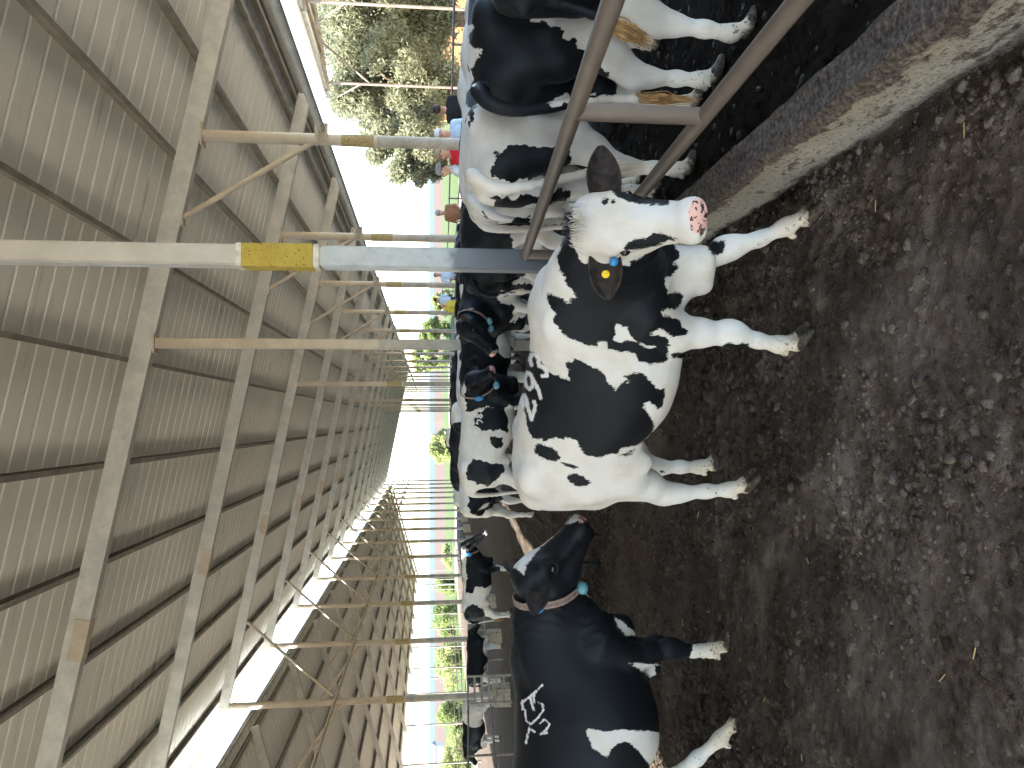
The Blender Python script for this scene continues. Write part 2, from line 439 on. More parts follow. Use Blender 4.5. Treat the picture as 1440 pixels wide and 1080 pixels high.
def leaf(base, d, nrm, length, width, cup=.35, nt=12, ns=9):
    """cupped leaf-shaped ear"""
    d = unit(d); nrm = np.array(nrm, float); nrm = unit(nrm-d*(nrm @ d)); sd = np.cross(d, nrm); vs = []; fs = []
    for i in range(nt):
        t = i/(nt-1); w = width*.5*max(.05, (1-((t-.48)/.54)**2 if t > .48 else 1-((t-.48)/.68)**2)**.85 if t < 1 else .12)
        for j in range(ns):
            u = -1+2*j/(ns-1)
            p = np.array(base)+d*length*(t-.12)+sd*w*u*(1-.15*abs(u))-nrm*(cup*w*(1-u*u)-.015*t)-nrm*.02*t*t
            vs.append(p)
    fs = [(i*ns+j, (i+1)*ns+j, (i+1)*ns+j+1, i*ns+j+1) for i in range(nt-1) for j in range(ns-1)]
    return vs, fs

def make_cow(sp):
    h = sp.get('res', .02)
    S, H, HF, claws, feet = cow_shape(sp)
    V, Q = S.mesh(h, floor=0.0 if not sp.get('lying') else None)
    sc = sp.get('scale', 1.0); rz = sp['rz']; loc = Vector(sp['loc'])
    me = np_mesh('cow', V, Q); me.materials.append(COAT); me.shade_smooth()
    o = bpy.data.objects.new('cow', me); COL.objects.link(o)
    o.location = loc; o.rotation_euler = (0, 0, rz); o.scale = (sc,)*3
    tag(o, sp['label'], 'cow', sp.get('group'))
    # detail: refine the head and any branded patch, then pull vertices onto the exact surface
    poll, a, f, s = HF
    Mw = np.array(Matrix.Translation(loc) @ Matrix.Rotation(rz, 4, 'Z') @ Matrix.Scale(sc, 4))
    if sp.get('refine'):
        bm = bmesh.new(); bm.from_mesh(me); bm.verts.ensure_lookup_table()
        Vn = np.array([v.co for v in bm.verts]); x = (Vn-poll) @ a; m = (x > -.02) & (np.linalg.norm(Vn-(poll+a*.25), axis=1) < .40)
        if sp.get('brands'):
            T = trace(Vn @ Mw[:3, :3].T+Mw[:3, 3])
            for b in sp['brands']: m |= line_d(T, b) < 9
        es = [e for e in bm.edges if m[e.verts[0].index] and m[e.verts[1].index]]
        bmesh.ops.subdivide_edges(bm, edges=es, cuts=1, use_grid_fill=True)
        bm.to_mesh(me); bm.free(); me.shade_smooth()
    n = len(me.vertices); V = np.empty(n*3, np.float32); me.vertices.foreach_get('co', V); V = V.reshape(-1, 3).astype(float)
    for _ in range(3):
        e = 2e-3; d = S.value(V)
        g = np.stack([S.value(V+e*np.eye(3)[i])-d for i in range(3)], 1)/e
        V -= .7*np.clip(d, -h, h)[:, None]*g/np.maximum((g*g).sum(1), .25)[:, None]
    if sp.get('refine'):                                # loose skin: folds round the neck, faint hide unevenness
        wi = np.array((.46, 0, 1.13)); ch = np.array(sp.get('chest', (.64, 0, .86))); po = H(.04, -.085); th = H(.15, -.20)
        c0 = (po+th)/2; ax = unit((wi+ch)/2-c0); ln = np.linalg.norm((wi+ch)/2-c0); t = ((V-c0) @ ax)/ln
        m = np.clip(t/.25, 0, 1)*np.clip((.95-t)/.4, 0, 1)*(np.linalg.norm(V-c0-((V-c0) @ ax)[:, None]*ax, axis=1) < .34)*(V[:, 2] > .55)
        wv = 6*vnoise(V[:, 2]*4+V[:, 1]*3, V[:, 1]*5+7, 61)+2.2*vnoise(V[:, 2]*14, V[:, 1]*14, 62)
        dsp = m*.0045*np.abs(np.sin(math.pi*t*ln/.055+wv))*np.clip(vnoise(V[:, 2]*5, V[:, 1]*5+t*3, 63)*2-.4, 0, 1)*sp.get('folds', .8)
        dsp += .006*(vnoise(V[:, 0]*7+V[:, 1]*3, V[:, 2]*7, 64)-.5)*(V[:, 2] > .5)
        nr = np.empty(n*3, np.float32); me.vertices.foreach_set('co', V.astype(np.float32).ravel()); me.update(); me.vertices.foreach_get('normal', nr); V = V-nr.reshape(-1, 3)*dsp[:, None]
    if not sp.get('lying'): V[:, 2] = np.maximum(V[:, 2], 0.0)
    me.vertices.foreach_set('co', V.astype(np.float32).ravel()); me.update()
    # coat
    Wd = V @ Mw[:3, :3].T+Mw[:3, 3]; T = trace(Wd)
    ppm = FPX/np.maximum(-((Wd-CO) @ CM)[:, 2], .3)
    xh = (V-poll) @ a; yh = (V-poll) @ f; zh = (V-poll) @ s
    head = (xh > -.03) & (np.abs(zh) < .15) & (xh < .58) & (yh > np.where(xh < .12, -.13, -.24))
    def layer(plus, minus, base):
        b = np.full(n, base, float)*60
        for pg in plus: b = np.maximum(b, poly_sd(T, pg))
        for pg in minus: b = np.minimum(b, -poly_sd(T, pg))
        return b/ppm
    if h > .014:                                        # break the straight runs of a coarse tracing
        wx = ppm*.05; T = T+np.stack([(vnoise(T[:, 0]/wx, T[:, 1]/wx, 70)-.5)*wx*.9+(vnoise(T[:, 0]/wx*2.7, T[:, 1]/wx*2.7, 71)-.5)*wx*.5, (vnoise(T[:, 0]/wx, T[:, 1]/wx, 72)-.5)*wx*.9+(vnoise(T[:, 0]/wx*2.7, T[:, 1]/wx*2.7, 73)-.5)*wx*.5], 1)
    blk = layer(sp.get('black', ()), sp.get('white', ()), sp.get('base', -1))
    if 'hblack' in sp or 'hwhite' in sp:
        hb = layer(sp.get('hblack', ()), sp.get('hwhite', ()), sp.get('hbase', -1)); blk = np.where(head, hb, blk)
    if 'blobs' in sp:                                   # patches given in the cow's own axes: x, y, z, radius (negative = white)
        for bx, by, bz, br in sp['blobs']:
            q = V*np.array((1, .55, 1))-np.array((bx, by*.55, bz)); dd = abs(br)-np.linalg.norm(q, axis=1)
            blk = np.maximum(blk, dd) if br > 0 else np.minimum(blk, -dd)
    fattr(me, 'black', blk)
    br = np.full(n, -1.0)
    for b in sp.get('brands', ()): br = np.maximum(br, (sp.get('brandw', 2.3)-line_d(trace(Wd), b))/ppm)
    fattr(me, 'brand', br)
    nose = .056-np.linalg.norm((np.stack([(xh/1.0)-np.linalg.norm(np.array(sp['muzzle'])-poll)*.97, yh+.055, zh*.85], 1)), axis=1)
    pink = np.minimum(nose, yh+.104) if sp.get('pink', True) else np.full(n, -1.0)
    for pg in sp.get('pinkpoly', ()): pink = np.where(head, np.maximum(pink if 'keepnose' in sp else -1, poly_sd(T, pg)/ppm), -1)
    fattr(me, 'pink', pink if sp.get('pink', True) else np.full(n, -1.0))
    z = V[:, 2]; soil = np.clip(1-z/.55, 0, 1); mud = np.clip(1-z/sp.get('mudline', .17), 0, 1.0)
    horn_nostril_shade = np.zeros(n)
    for A, B in claws: horn_nostril_shade = np.maximum(horn_nostril_shade, (np.linalg.norm(V-(A*.35+B*.65), axis=1) < .068)*1.0)
    horn_nostril_shade *= (z < .068)
    for g in (-1, 1): horn_nostril_shade = np.maximum(horn_nostril_shade, (np.linalg.norm(V-H(.488, -.047, g*.046), axis=1) < .0145)*1.0)  # nostril hollows painted dark, their shade put into the colour
    fattr(me, 'soil', soil); fattr(me, 'mud', mud*.85+np.where(xh > .3, 0, 0)); fattr(me, 'horn_nostril_shade', horn_nostril_shade)
    # ears, eyes, collar, tail switch
    for g, key in ((1, 'earL'), (-1, 'earR')):
        e = sp.get(key, {}) or {}
        if e is False or e.get('none'): continue
        d = e.get('d', None); nv = e.get('n', None)
        d = (s*g*1.0+a*.12-f*.12) if d is None else (s*d[0]+a*d[1]+f*d[2]); nv = (f*.8+a*.5) if nv is None else (s*nv[0]+a*nv[1]+f*nv[2])
        vs, fs = leaf(H(.085, -.085, g*.095), d, nv, e.get('len', .22), e.get('w', .14), e.get('cup', .45))
        mb = MB(); mb.add(vs, fs); eo = mb.build('ear', EAR_PALE if e.get('pale') else EAR_DARK, o, True)
        md = eo.modifiers.new('thickness', 'SOLIDIFY'); md.thickness = .009; md.offset = 0
        md = eo.modifiers.new('round', 'SUBSURF'); md.levels = md.render_levels = 1
        if e.get('tag'):
            dd = unit(d); nn = unit(np.array(nv)-dd*(np.array(nv) @ dd)); c = H(.085, -.085, g*.095)+dd*e.get('tagat', .09)+nn*.004-nn*.01
            tb = MB(); Mx = Matrix((tuple(dd), tuple(np.cross(dd, nn)), tuple(nn))).transposed()
            tb.ball(c, (.0165, .0165, .006), Mx); tb.ball(c+nn*.005, (.006, .006, .006), Mx); tb.build('ear_tag', TAGY, eo, True)
        if e.get('btag') is not None:
            tb = MB(); tb.ball(e['btag'], (.019, .019, .019)); tb.build('ear_tag', TAGB, eo, True)
    for g in (-1, 1):
        mb = MB(); mb.ball(H(.178, -.074, g*.104), .0225); mb.build('eye', EYE, o, True)
    if 'collar' in sp:
        c = sp['collar']; t = c.get('t', .30)
        wi = np.array((.46, 0, 1.13)); ch = np.array(sp.get('chest', (.64, 0, .86))); po = H(.04, -.085); th = H(.15, -.20)
        top = po+(wi-po)*t*.8; bot = th+(ch-th)*t; cen = (top+bot)/2; ax = unit(((wi+ch)-(po+th))/2); up = unit(top-bot-ax*((top-bot) @ ax)); sd = np.cross(up, ax)
        ring = []
        for i in range(40):
            an = 2*math.pi*i/40; dr = up*math.cos(an)+sd*math.sin(an); r = np.arange(.03, .34, .004); dv = S.value(cen+dr*r[:, None]); k = np.argmax(dv > 0)
            ring.append((cen+dr*(r[k]+.006), dr))
        mb = MB(); ed = MB(); vs = []; fs = []; hw = .021
        for p, dr in ring: vs += [p-ax*hw, p+ax*hw, p+ax*hw+dr*.005, p-ax*hw+dr*.005]
        for i in range(40):
            j = (i+1) % 40
            for k in range(4): fs.append((i*4+k, j*4+k, j*4+(k+1) % 4, i*4+(k+1) % 4))
        mb.add(vs, fs); co = mb.build('collar', STRAP, o)
        for off in (-.014, .014): ed.tube([p+ax*off+dr*.0045 for p, dr in ring]+[ring[0][0]+ax*off+ring[0][1]*.0045], .0022, 5, False)
        ed.build('strap_edge', STRAPE, co)
        for ang, mat, nm, sz in c.get('units', ()):
            p, dr = ring[int(round(ang/9)) % 40]; q = p+dr*.018; tn = np.cross(dr, ax); ub = MB()
            ub.ball(q, sz, Matrix((tuple(ax), tuple(unit(tn)), tuple(dr))).transposed(), 16, 10); ub.build(nm, {'b': TAGB, 't': TAGT, 'g': STRAPE}[mat], co, True)
    if 'switch' in sp:
        p0, p1, r0, cnt = sp['switch']; mb = MB(); p0 = np.array(p0); p1 = np.array(p1); rg = np.random.default_rng(3)
        for i in range(cnt):
            j = rg.normal(0, 1, 3)*r0; e = p1+rg.normal(0, 1, 3)*r0*.8-(p1-p0)*rg.uniform(0, .35); mid = (p0+p1)/2+j*1.2
            mb.tube([p0+j*.3, p0*.56+mid*.38+e*.06+j*.2, mid*.75+p0*.06+e*.19, mid*.38+e*.56+p0*.06, e], [.0028, .003, .0028, .002, .0005], 4, False)
        mb.build('tail_switch', sp.get('switchmat', TUFT), o)
    if 'tufts' in sp:                                   # loose hair: (root, tip, spread, count, material)
        for p0, p1, sprd, cnt, mat in sp['tufts']:
            mb = MB(); rg = np.random.default_rng(5); p0 = np.array(p0); p1 = np.array(p1)
            for i in range(cnt):
                rt = p0+rg.uniform(-1, 1)*s*sprd+rg.normal(0, .012, 3); tp = rt+(p1-p0)*rg.uniform(.35, 1.0)+rg.normal(0, .008, 3)
                mb.tube([rt, (rt+tp)/2+f*.006, tp], [.0012, .0011, .0003], 3, False)
            mb.build('forelock', mat, o)
    return o

def to_local(sp, p):
    q = Matrix.Rotation(-sp['rz'], 3, 'Z') @ (Vector(p)-Vector(sp['loc'])); return np.array(q)/sp.get('scale', 1.0)
def dir_local(sp, p): return np.array(Matrix.Rotation(-sp['rz'], 3, 'Z') @ Vector(p))
# ------------------------------------------------------------------ the herd
EARB = EAR_DARK
FORE_B = plain('black_forelock', (.012, .011, .011), .6); FORE_W = plain('cream_forelock', (.72, .67, .58), .7)
def near_cow():
    sp = dict(loc=(.16, 3.78, 0), rz=R(-41.3), scale=1.0, res=.012, refine=True,
              label='white cow with black patches and brand 293, standing in front and looking out', base=-1, hbase=-1)
    A = (720, 190, 4.8); B = (720, 380, 4.8); C = (700, 560, 4.8); D = (900, 270, 4.8); E = (880, 440, 4.8)
    p = lambda s, c: pl(s, *c)
    sp['black'] = [
        p('355,480 330,760 300,822 320,910 362,962 350,985 400,1042 440,1092 396,1098', A)+
        p('395,228 330,190 240,150 235,190 255,250 300,300 262,320 290,370 345,430 400,470 470,490 530,515 565,508 580,515 575,480 630,478 645,500 640,525 690,545 720,545 770,550 830,560 855,590 850,615 885,620 920,635 960,635 1000,620 1020,625 1060,600 1045,575 1060,555 1048,520 1065,505 1055,465 1030,445 985,442 930,430 925,422 960,415 990,402 1025,405 1060,430 1090,450 1160,447 1195,430 1180,405 1140,388 1150,350 1120,330 1080,320 1040,305 1012,300 1012,280 1050,255 1090,270 1130,245 1155,190 1140,155 1110,148 1055,160 1040,110 1035,50', B)+
        p('1030,960 1075,950 1100,920 1130,885 1080,870 1110,850 1135,820 1122,780 1105,765 1100,735 1080,725 1020,700 900,640 700,480 420,430', A),
        p('20,860 40,700 60,560 70,480 105,495 120,540 150,560 185,600 210,640 240,670 270,705 320,715 350,730 390,740 375,708 388,685 360,650 365,620 410,615 415,595 460,605 510,635 555,660 600,675 630,710 640,750 680,790 700,812 720,770 765,745 800,765 800,750 760,730 755,715 800,700 860,688 900,705 920,735 950,760 975,800 1000,805 1020,790 1038,810 1030,870 1010,920 985,940 960,910 930,890 905,885 895,900 900,920 880,930 920,960 940,1000 960,1040', B)+
        p('1055,175 1050,210 1040,240 1010,260 990,290 960,310 900,330 850,335 820,350 820,370 790,378 740,380 720,392 680,402 640,395 590,385 570,355 560,340 535,300 530,285 490,270 455,260 450,285 420,275 395,262 380,270 330,285 310,290 290,270 270,280 235,270 215,240 195,180 190,130 175,60 165,16', C),
        p('245,320 290,305 330,325 350,320 400,360 425,395 405,425 340,422 290,400 250,365', C),
        p('420,425 470,440 510,450 545,468 520,475 460,462 430,445', C),
        p('465,535 490,515 530,508 580,520 600,550 628,570 615,588 575,597 525,590 485,560', C),
        p('820,385 870,368 910,375 870,392', C), p('870,358 930,343 935,352 890,365', C),
        p('50,500 95,510 85,560 100,610 80,615 50,560', C), p('90,630 130,635 145,680 110,665', C),
        p('510,285 515,250 560,235 620,245 660,220 690,200 740,210 830,203 835,240 780,262 650,285 560,295', E),
        p('290,270 330,262 430,275 445,295 380,312 320,300', E),
        p('440,335 580,328 570,380 555,410 500,432 480,420 460,380', D), p('725,430 760,420 765,440 730,458', D),
        p('1090,490 1120,485 1130,505 1105,507', C)]
    sp['white'] = [p('705,370 780,390 790,430 830,475 880,500 930,515 965,505 970,520 935,530 890,515 850,490 790,470 760,465 735,495 690,470 700,430 690,400', B)]
    sp['hblack'] = [
        p('670,375 690,330 1060,400 1062,460 1020,475 960,472 900,470 820,460 770,450 730,430 690,400', A),
        p('600,440 625,422 655,435 650,465 620,472', A), p('665,440 690,430 692,462 668,468', A),
        p('745,768 790,720 850,700 920,690 950,660 1000,658 1040,670 1080,690 1122,695 1100,715 1050,712 1000,742 950,752 880,766 800,776 760,790', A),
        p('345,470 392,440 405,470 420,520 428,580 440,640 400,690 390,740 430,790 460,845 520,910 540,960 300,860 330,700', A),
        p('800,850 1000,780 1060,740 1120,790 1130,950 800,1000', A)]
    sp['pinkpoly'] = [p('1192,520 1215,440 1250,425 1300,440 1328,470 1330,600 1300,645 1240,668 1210,642 1197,580', A)]
    q = lambda s: pl(s, *B)
    sp['brands'] = [q('132,640 120,600 133,568 163,575 180,608 180,645'), q('180,645 212,655 238,685 236,715 205,712'),
                    q('100,690 122,696 140,740 138,785 118,805 96,780 86,735 100,690'), q('122,696 150,755 180,812 192,862'),
                    q('74,915 68,868 84,843 96,868 106,925 122,975 134,1008'), q('134,1005 148,955 160,908 146,888')]
    sp['brandw'] = 2.6
    poll = W(812, 312, 2.92); muz = W(990, 305, 2.66)
    sp['poll'] = to_local(sp, poll); sp['muzzle'] = to_local(sp, muz); sp['face'] = dir_local(sp, (-.06, -.86, .45))
    fx = lambda x, y: tuple(to_local(sp, G(x, y))[:2])
    sp['feet'] = {'FR': fx(1135, 483), 'FL': fx(1150, 308), 'HR': fx(1062, 682), 'HL': fx(1015, 652)}
    sp['tail'] = [(-.79, 0, 1.20), (-.86, .02, 1.12), (-.87, .05, .95), (-.85, .08, .75), (-.83, .1, .55)]
    sp['earL'] = dict(d=(1, -.10, .15), n=(.05, .45, .9), len=.245, w=.165)
    sp['earR'] = dict(d=(-1, .05, -.25), n=(-.15, .4, .9), len=.235, w=.165, tag=True, tagat=.10, btag=to_local(sp, W(863, 368, 2.93)))
    sp['brisket'] = (.67, 0, .615)
    u = to_local
    sp['tufts'] = [(u(sp, W(797, 316, 2.93)), u(sp, W(808, 316, 2.84)), .045, 240, FORE_B), (u(sp, W(808, 318, 2.86)), u(sp, W(822, 318, 2.81)), .07, 220, FORE_W)]
    o = make_cow(sp)
    return o, sp
# ------------------------------------------------------------------ daylight
EL, AZ = R(46), R(-117)          # sun over the left side, a little behind the camera; it slips through the ridge gap
SUNV = Vector((math.sin(AZ)*math.cos(EL), math.cos(AZ)*math.cos(EL), math.sin(EL)))
w = bpy.data.worlds.new('World'); scene.world = w; w.use_nodes = True; nt = w.node_tree
sky = nt.nodes.new('ShaderNodeTexSky'); sky.sky_type = 'NISHITA'; sky.sun_disc = False
sky.sun_elevation = EL; sky.sun_rotation = AZ; sky.dust_density = 1.2; sky.air_density = 1.0; sky.altitude = 50
nt.links.new(sky.outputs[0], nt.nodes['Background'].inputs[0]); nt.nodes['Background'].inputs[1].default_value = .15
sd_ = bpy.data.lights.new('sun', 'SUN'); sun = bpy.data.objects.new('sun', sd_); COL.objects.link(sun)
sd_.energy = 4.5; sd_.angle = R(.5); sd_.color = (1, .94, .85)
sun.rotation_euler = SUNV.to_track_quat('Z', 'Y').to_euler()
vs_ = scene.view_settings; vs_.view_transform = 'Standard'; vs_.look = 'None'; vs_.gamma = 1; vs_.use_curve_mapping = False
vs_.exposure = 3.0
scene.cycles.use_denoising = True; scene.cycles.max_bounces = 8; scene.cycles.diffuse_bounces = 5

# ------------------------------------------------------------------ cattle shed
def lie(x, y):
    """broad lie of the land: it falls away down the yard and to the left"""
    k = .02+.0035*np.clip(-x, 0, 9); z = -k*np.clip(y-7.5, 0, 32.5)
    z = np.where(y > 60, z-(np.minimum(y, 700)-60)*.0145, z); z = np.where(y > 700, z-(y-700)*.0006, z)
    return z
D0, SP = 5.7, 6.4                                    # first frame, frame spacing
XM, XR, XL = 1.20, 4.42, -8.75                       # the three rows of posts
def zr(x): return 5.86+.2*(1.2-x)                    # underside of a main rafter
def zl(x): return 7.0-.29*(-9.2-x)                  # underside of a lower rafter
NF = 18
def bulk_roof(m):
    co = m.coord('Object')
    stretch = m.coord('Object', (.16, 2.2, 1)); st = m.noise(1.7, 5, .65, stretch)
    base = m.mix(m.noise(.9, 3), (.715, .72, .66), (.815, .815, .755))
    y = m.sep(co, 1)
    rib = m.math('ABSOLUTE', m.math('SUBTRACT', m.math('FRACT', m.math('DIVIDE', y, .40)), .5))
    c = m.mix(m.math('MULTIPLY', m.step(st, .56, .78), .42), base, (.105, .085, .062))
    st2 = m.noise(1.2, 4, .7, m.coord('Object', (.09, 5, 1)))
    c = m.mix(m.math('MULTIPLY', m.step(st2, .64, .74), .6), c, (.075, .05, .033))
    c = m.mix(m.math('MULTIPLY', m.step(rib, .44, .475), .45), c, (.86, .82, .72))
    return c
ROOF = Mat('roof_sheet_metal', .5, .4); ROOF.color(bulk_roof(ROOF)); ROOF.bump(ROOF.noise(3, 3, .5, ROOF.coord('Object', (.3, 4, 1))), .25, .02)
def steel(name, a, b, rust=.0, rough=.5, metal=.0, sc=3.0):
    m = Mat(name, rough, .45, metal); nz = m.noise(sc, 5, .65); c = m.mix(m.step(nz, .3, .72), a, b)
    if rust: c = m.mix(m.math('MULTIPLY', m.step(m.noise(sc*1.7, 5, .7, dist=.6), .60, .72), rust), c, (.16, .075, .03))
    m.color(c); m.bump(m.noise(sc*22, 3), .15, .004); return m.m
GALV = steel('galvanised_steel', (.36, .365, .345), (.50, .50, .46), .35)
GALVD = steel('dull_purlin_steel', (.15, .14, .12), (.27, .25, .21), .6)
CREAM = steel('cream_dusty_post', (.36, .305, .23), (.44, .385, .30), .15)
BM = Mat('blue_grey_galvanised_post', .42, .45); _n = BM.noise(4, 5, .65); _c = BM.mix(BM.step(_n, .3, .72), (.25, .285, .31), (.40, .43, .45))
_z = BM.math('ADD', BM.sep(BM.coord('Object'), 2), BM.math('MULTIPLY', BM.math('SUBTRACT', BM.noise(7, 4), .5), .35))
_c = BM.mix(BM.step(_z, 1.50, 1.62), (.115, .135, .165), _c); BM.color(BM.mix(BM.math('MULTIPLY', BM.step(BM.noise(7, 5, .7), .62, .72), .3), _c, (.2, .13, .07))); BM.bump(BM.noise(70, 3), .15, .004); BARE = BM.m
LOWP = steel('worn_lower_post', (.20, .19, .17), (.36, .33, .28), .4)
FOAM = Mat('yellow_foam_wrap', .9, .2); FOAM.color(FOAM.mix(FOAM.step(FOAM.noise(60, 4), .60, .68), FOAM.mix(FOAM.noise(9, 3), (.33, .245, .05), (.47, .375, .08)), (.10, .06, .02))); FOAM.bump(FOAM.noise(40, 4), 1.0, .02); FOAM = FOAM.m
FOAMD = plain('dusty_yellow_wrap', (.30, .24, .12), .9, var=.25, scale=30, bump=.5)
WRAP = plain('pale_tape', (.5, .48, .42), .7, var=.2, scale=20)
CONC = Mat('dirty_concrete', .9, .2)

shed = empty('cattle_shed', (0, 0, 0), 0, 'long open-sided cattle shed with corrugated roof, steel rafters and cream posts', 'building')
K0 = -3; YB = D0+SP*K0-1.2; YE = D0+SP*(NF-1)+.8  # roof behind the camera is unseen, lengthened to hold back sky light
def sheet(name, xa, za, xb, zb):
    """trapezoid-ribbed sheets running from (xa,za) to (xb,zb) down the slope"""
    k = int((YE-YB)/.40); prof = []
    for i in range(k):
        y = math.floor(YB/.4)*.4+.2+i*.40; prof += [(y-.17, 0), (y+.17, 0), (y+.185, .028), (y+.215, .028)]
    vs = []; n = len(prof)
    for f in (0, 1):
        for y, dz in prof: vs.append((xa+(xb-xa)*f, y, za+(zb-za)*f+dz))
    mb = MB(); mb.add(vs, [(i, i+1, n+i+1, n+i) for i in range(n-1)]); o = mb.build(name, ROOF.m, shed)
    md = o.modifiers.new('gauge', 'SOLIDIFY'); md.thickness = .004; md.offset = 1; return o
PU = .13                                             # purlin depth
sheet('roof_sheet', 7.985, zr(7.985)+.30+PU, -9.75, zr(-9.75)+.30+PU)
sheet('lower_roof_sheet', -9.3, zl(-9.3)+.24+PU, -22.6, zl(-22.6)+.24+PU)
IB = [(-.075, 0), (.075, 0), (.075, .014), (.006, .03), (.006, .266), (.075, .282), (.075, .296), (-.075, .296), (-.075, .282), (-.006, .266), (-.006, .03), (-.075, .014)]
BX = [(-.08, 0), (.08, 0), (.08, .296), (-.08, .296)]
def cpur(y): return None
CP = [(-.035, 0), (.035, 0), (.035, .02), (.03, .02), (.03, .005), (-.03, .005), (-.03, PU-.006), (.035, PU-.006), (.035, PU-.001), (-.035, PU-.001)]
for k in range(K0, NF):
    y = D0+SP*k
    if k < NF:
        mb = MB(); mb.prof((7.8, y, zr(7.8)), (-9.55, y, zr(-9.55)), BX if k % 2 == 0 else BX); mb.build('rafter', GALV, shed)
        mb = MB(); mb.prof((-9.35, y, zl(-9.35)), (-22.4, y, zl(-22.4)), [(-.06, 0), (.06, 0), (.06, .236), (-.06, .236)]); mb.build('lower_rafter', GALV, shed)
for j in range(-2, 10):
    x = 4.1-1.58*j
    if x < -9.6: continue
    mb = MB(); a = (x, YB+.1, zr(x)+.298); b = (x, YE-.1, zr(x)+.298); mb.prof(a, b, CP, up=(.2/1.02, 0, 1/1.02)); mb.build('purlin', GALVD, shed)
for x in (7.72,):
    mb = MB(); mb.prof((x, YB+.1, zr(x)+.298), (x, YE-.1, zr(x)+.298), CP, up=(.2, 0, .98)); mb.build('purlin', GALVD, shed)
for j in range(8):
    x = -9.6-1.75*j; mb = MB(); mb.prof((x, YB+.1, zl(x)+.238), (x, YE-.1, zl(x)+.238), CP, up=(-.27, 0, .96)); mb.build('lower_purlin', GALVD, shed)
for x in (7.98,):
    mb = MB(); mb.box((x, YB, zr(x)+.25), (x+.03, YE, zr(x)+.50)); mb.build('eave_trim', GALV, shed)
mb = MB(); mb.box((-9.78, YB, zr(-9.75)+.36), (-9.757, YE, zr(-9.75)+.52)); mb.build('ridge_trim', CREAM, shed)
mb = MB(); mb.box((-9.29, YB, zl(-9.3)+.32), (-9.26, YE, zl(-9.3)+.46)); mb.build('ridge_trim', GALVD, shed)
mb = MB(); mb.tube([(XR+.13, YB, 3.40), (XR+.13, YE, 3.40)], .062, 12); mb.build('eave_pipe', GALV, shed, True)
mb = MB(); mb.tube([(XL+.14, YB+7, 4.62), (XL+.14, YE, 4.62)], .05, 10); mb.build('tie_pipe', CREAM, shed, True)

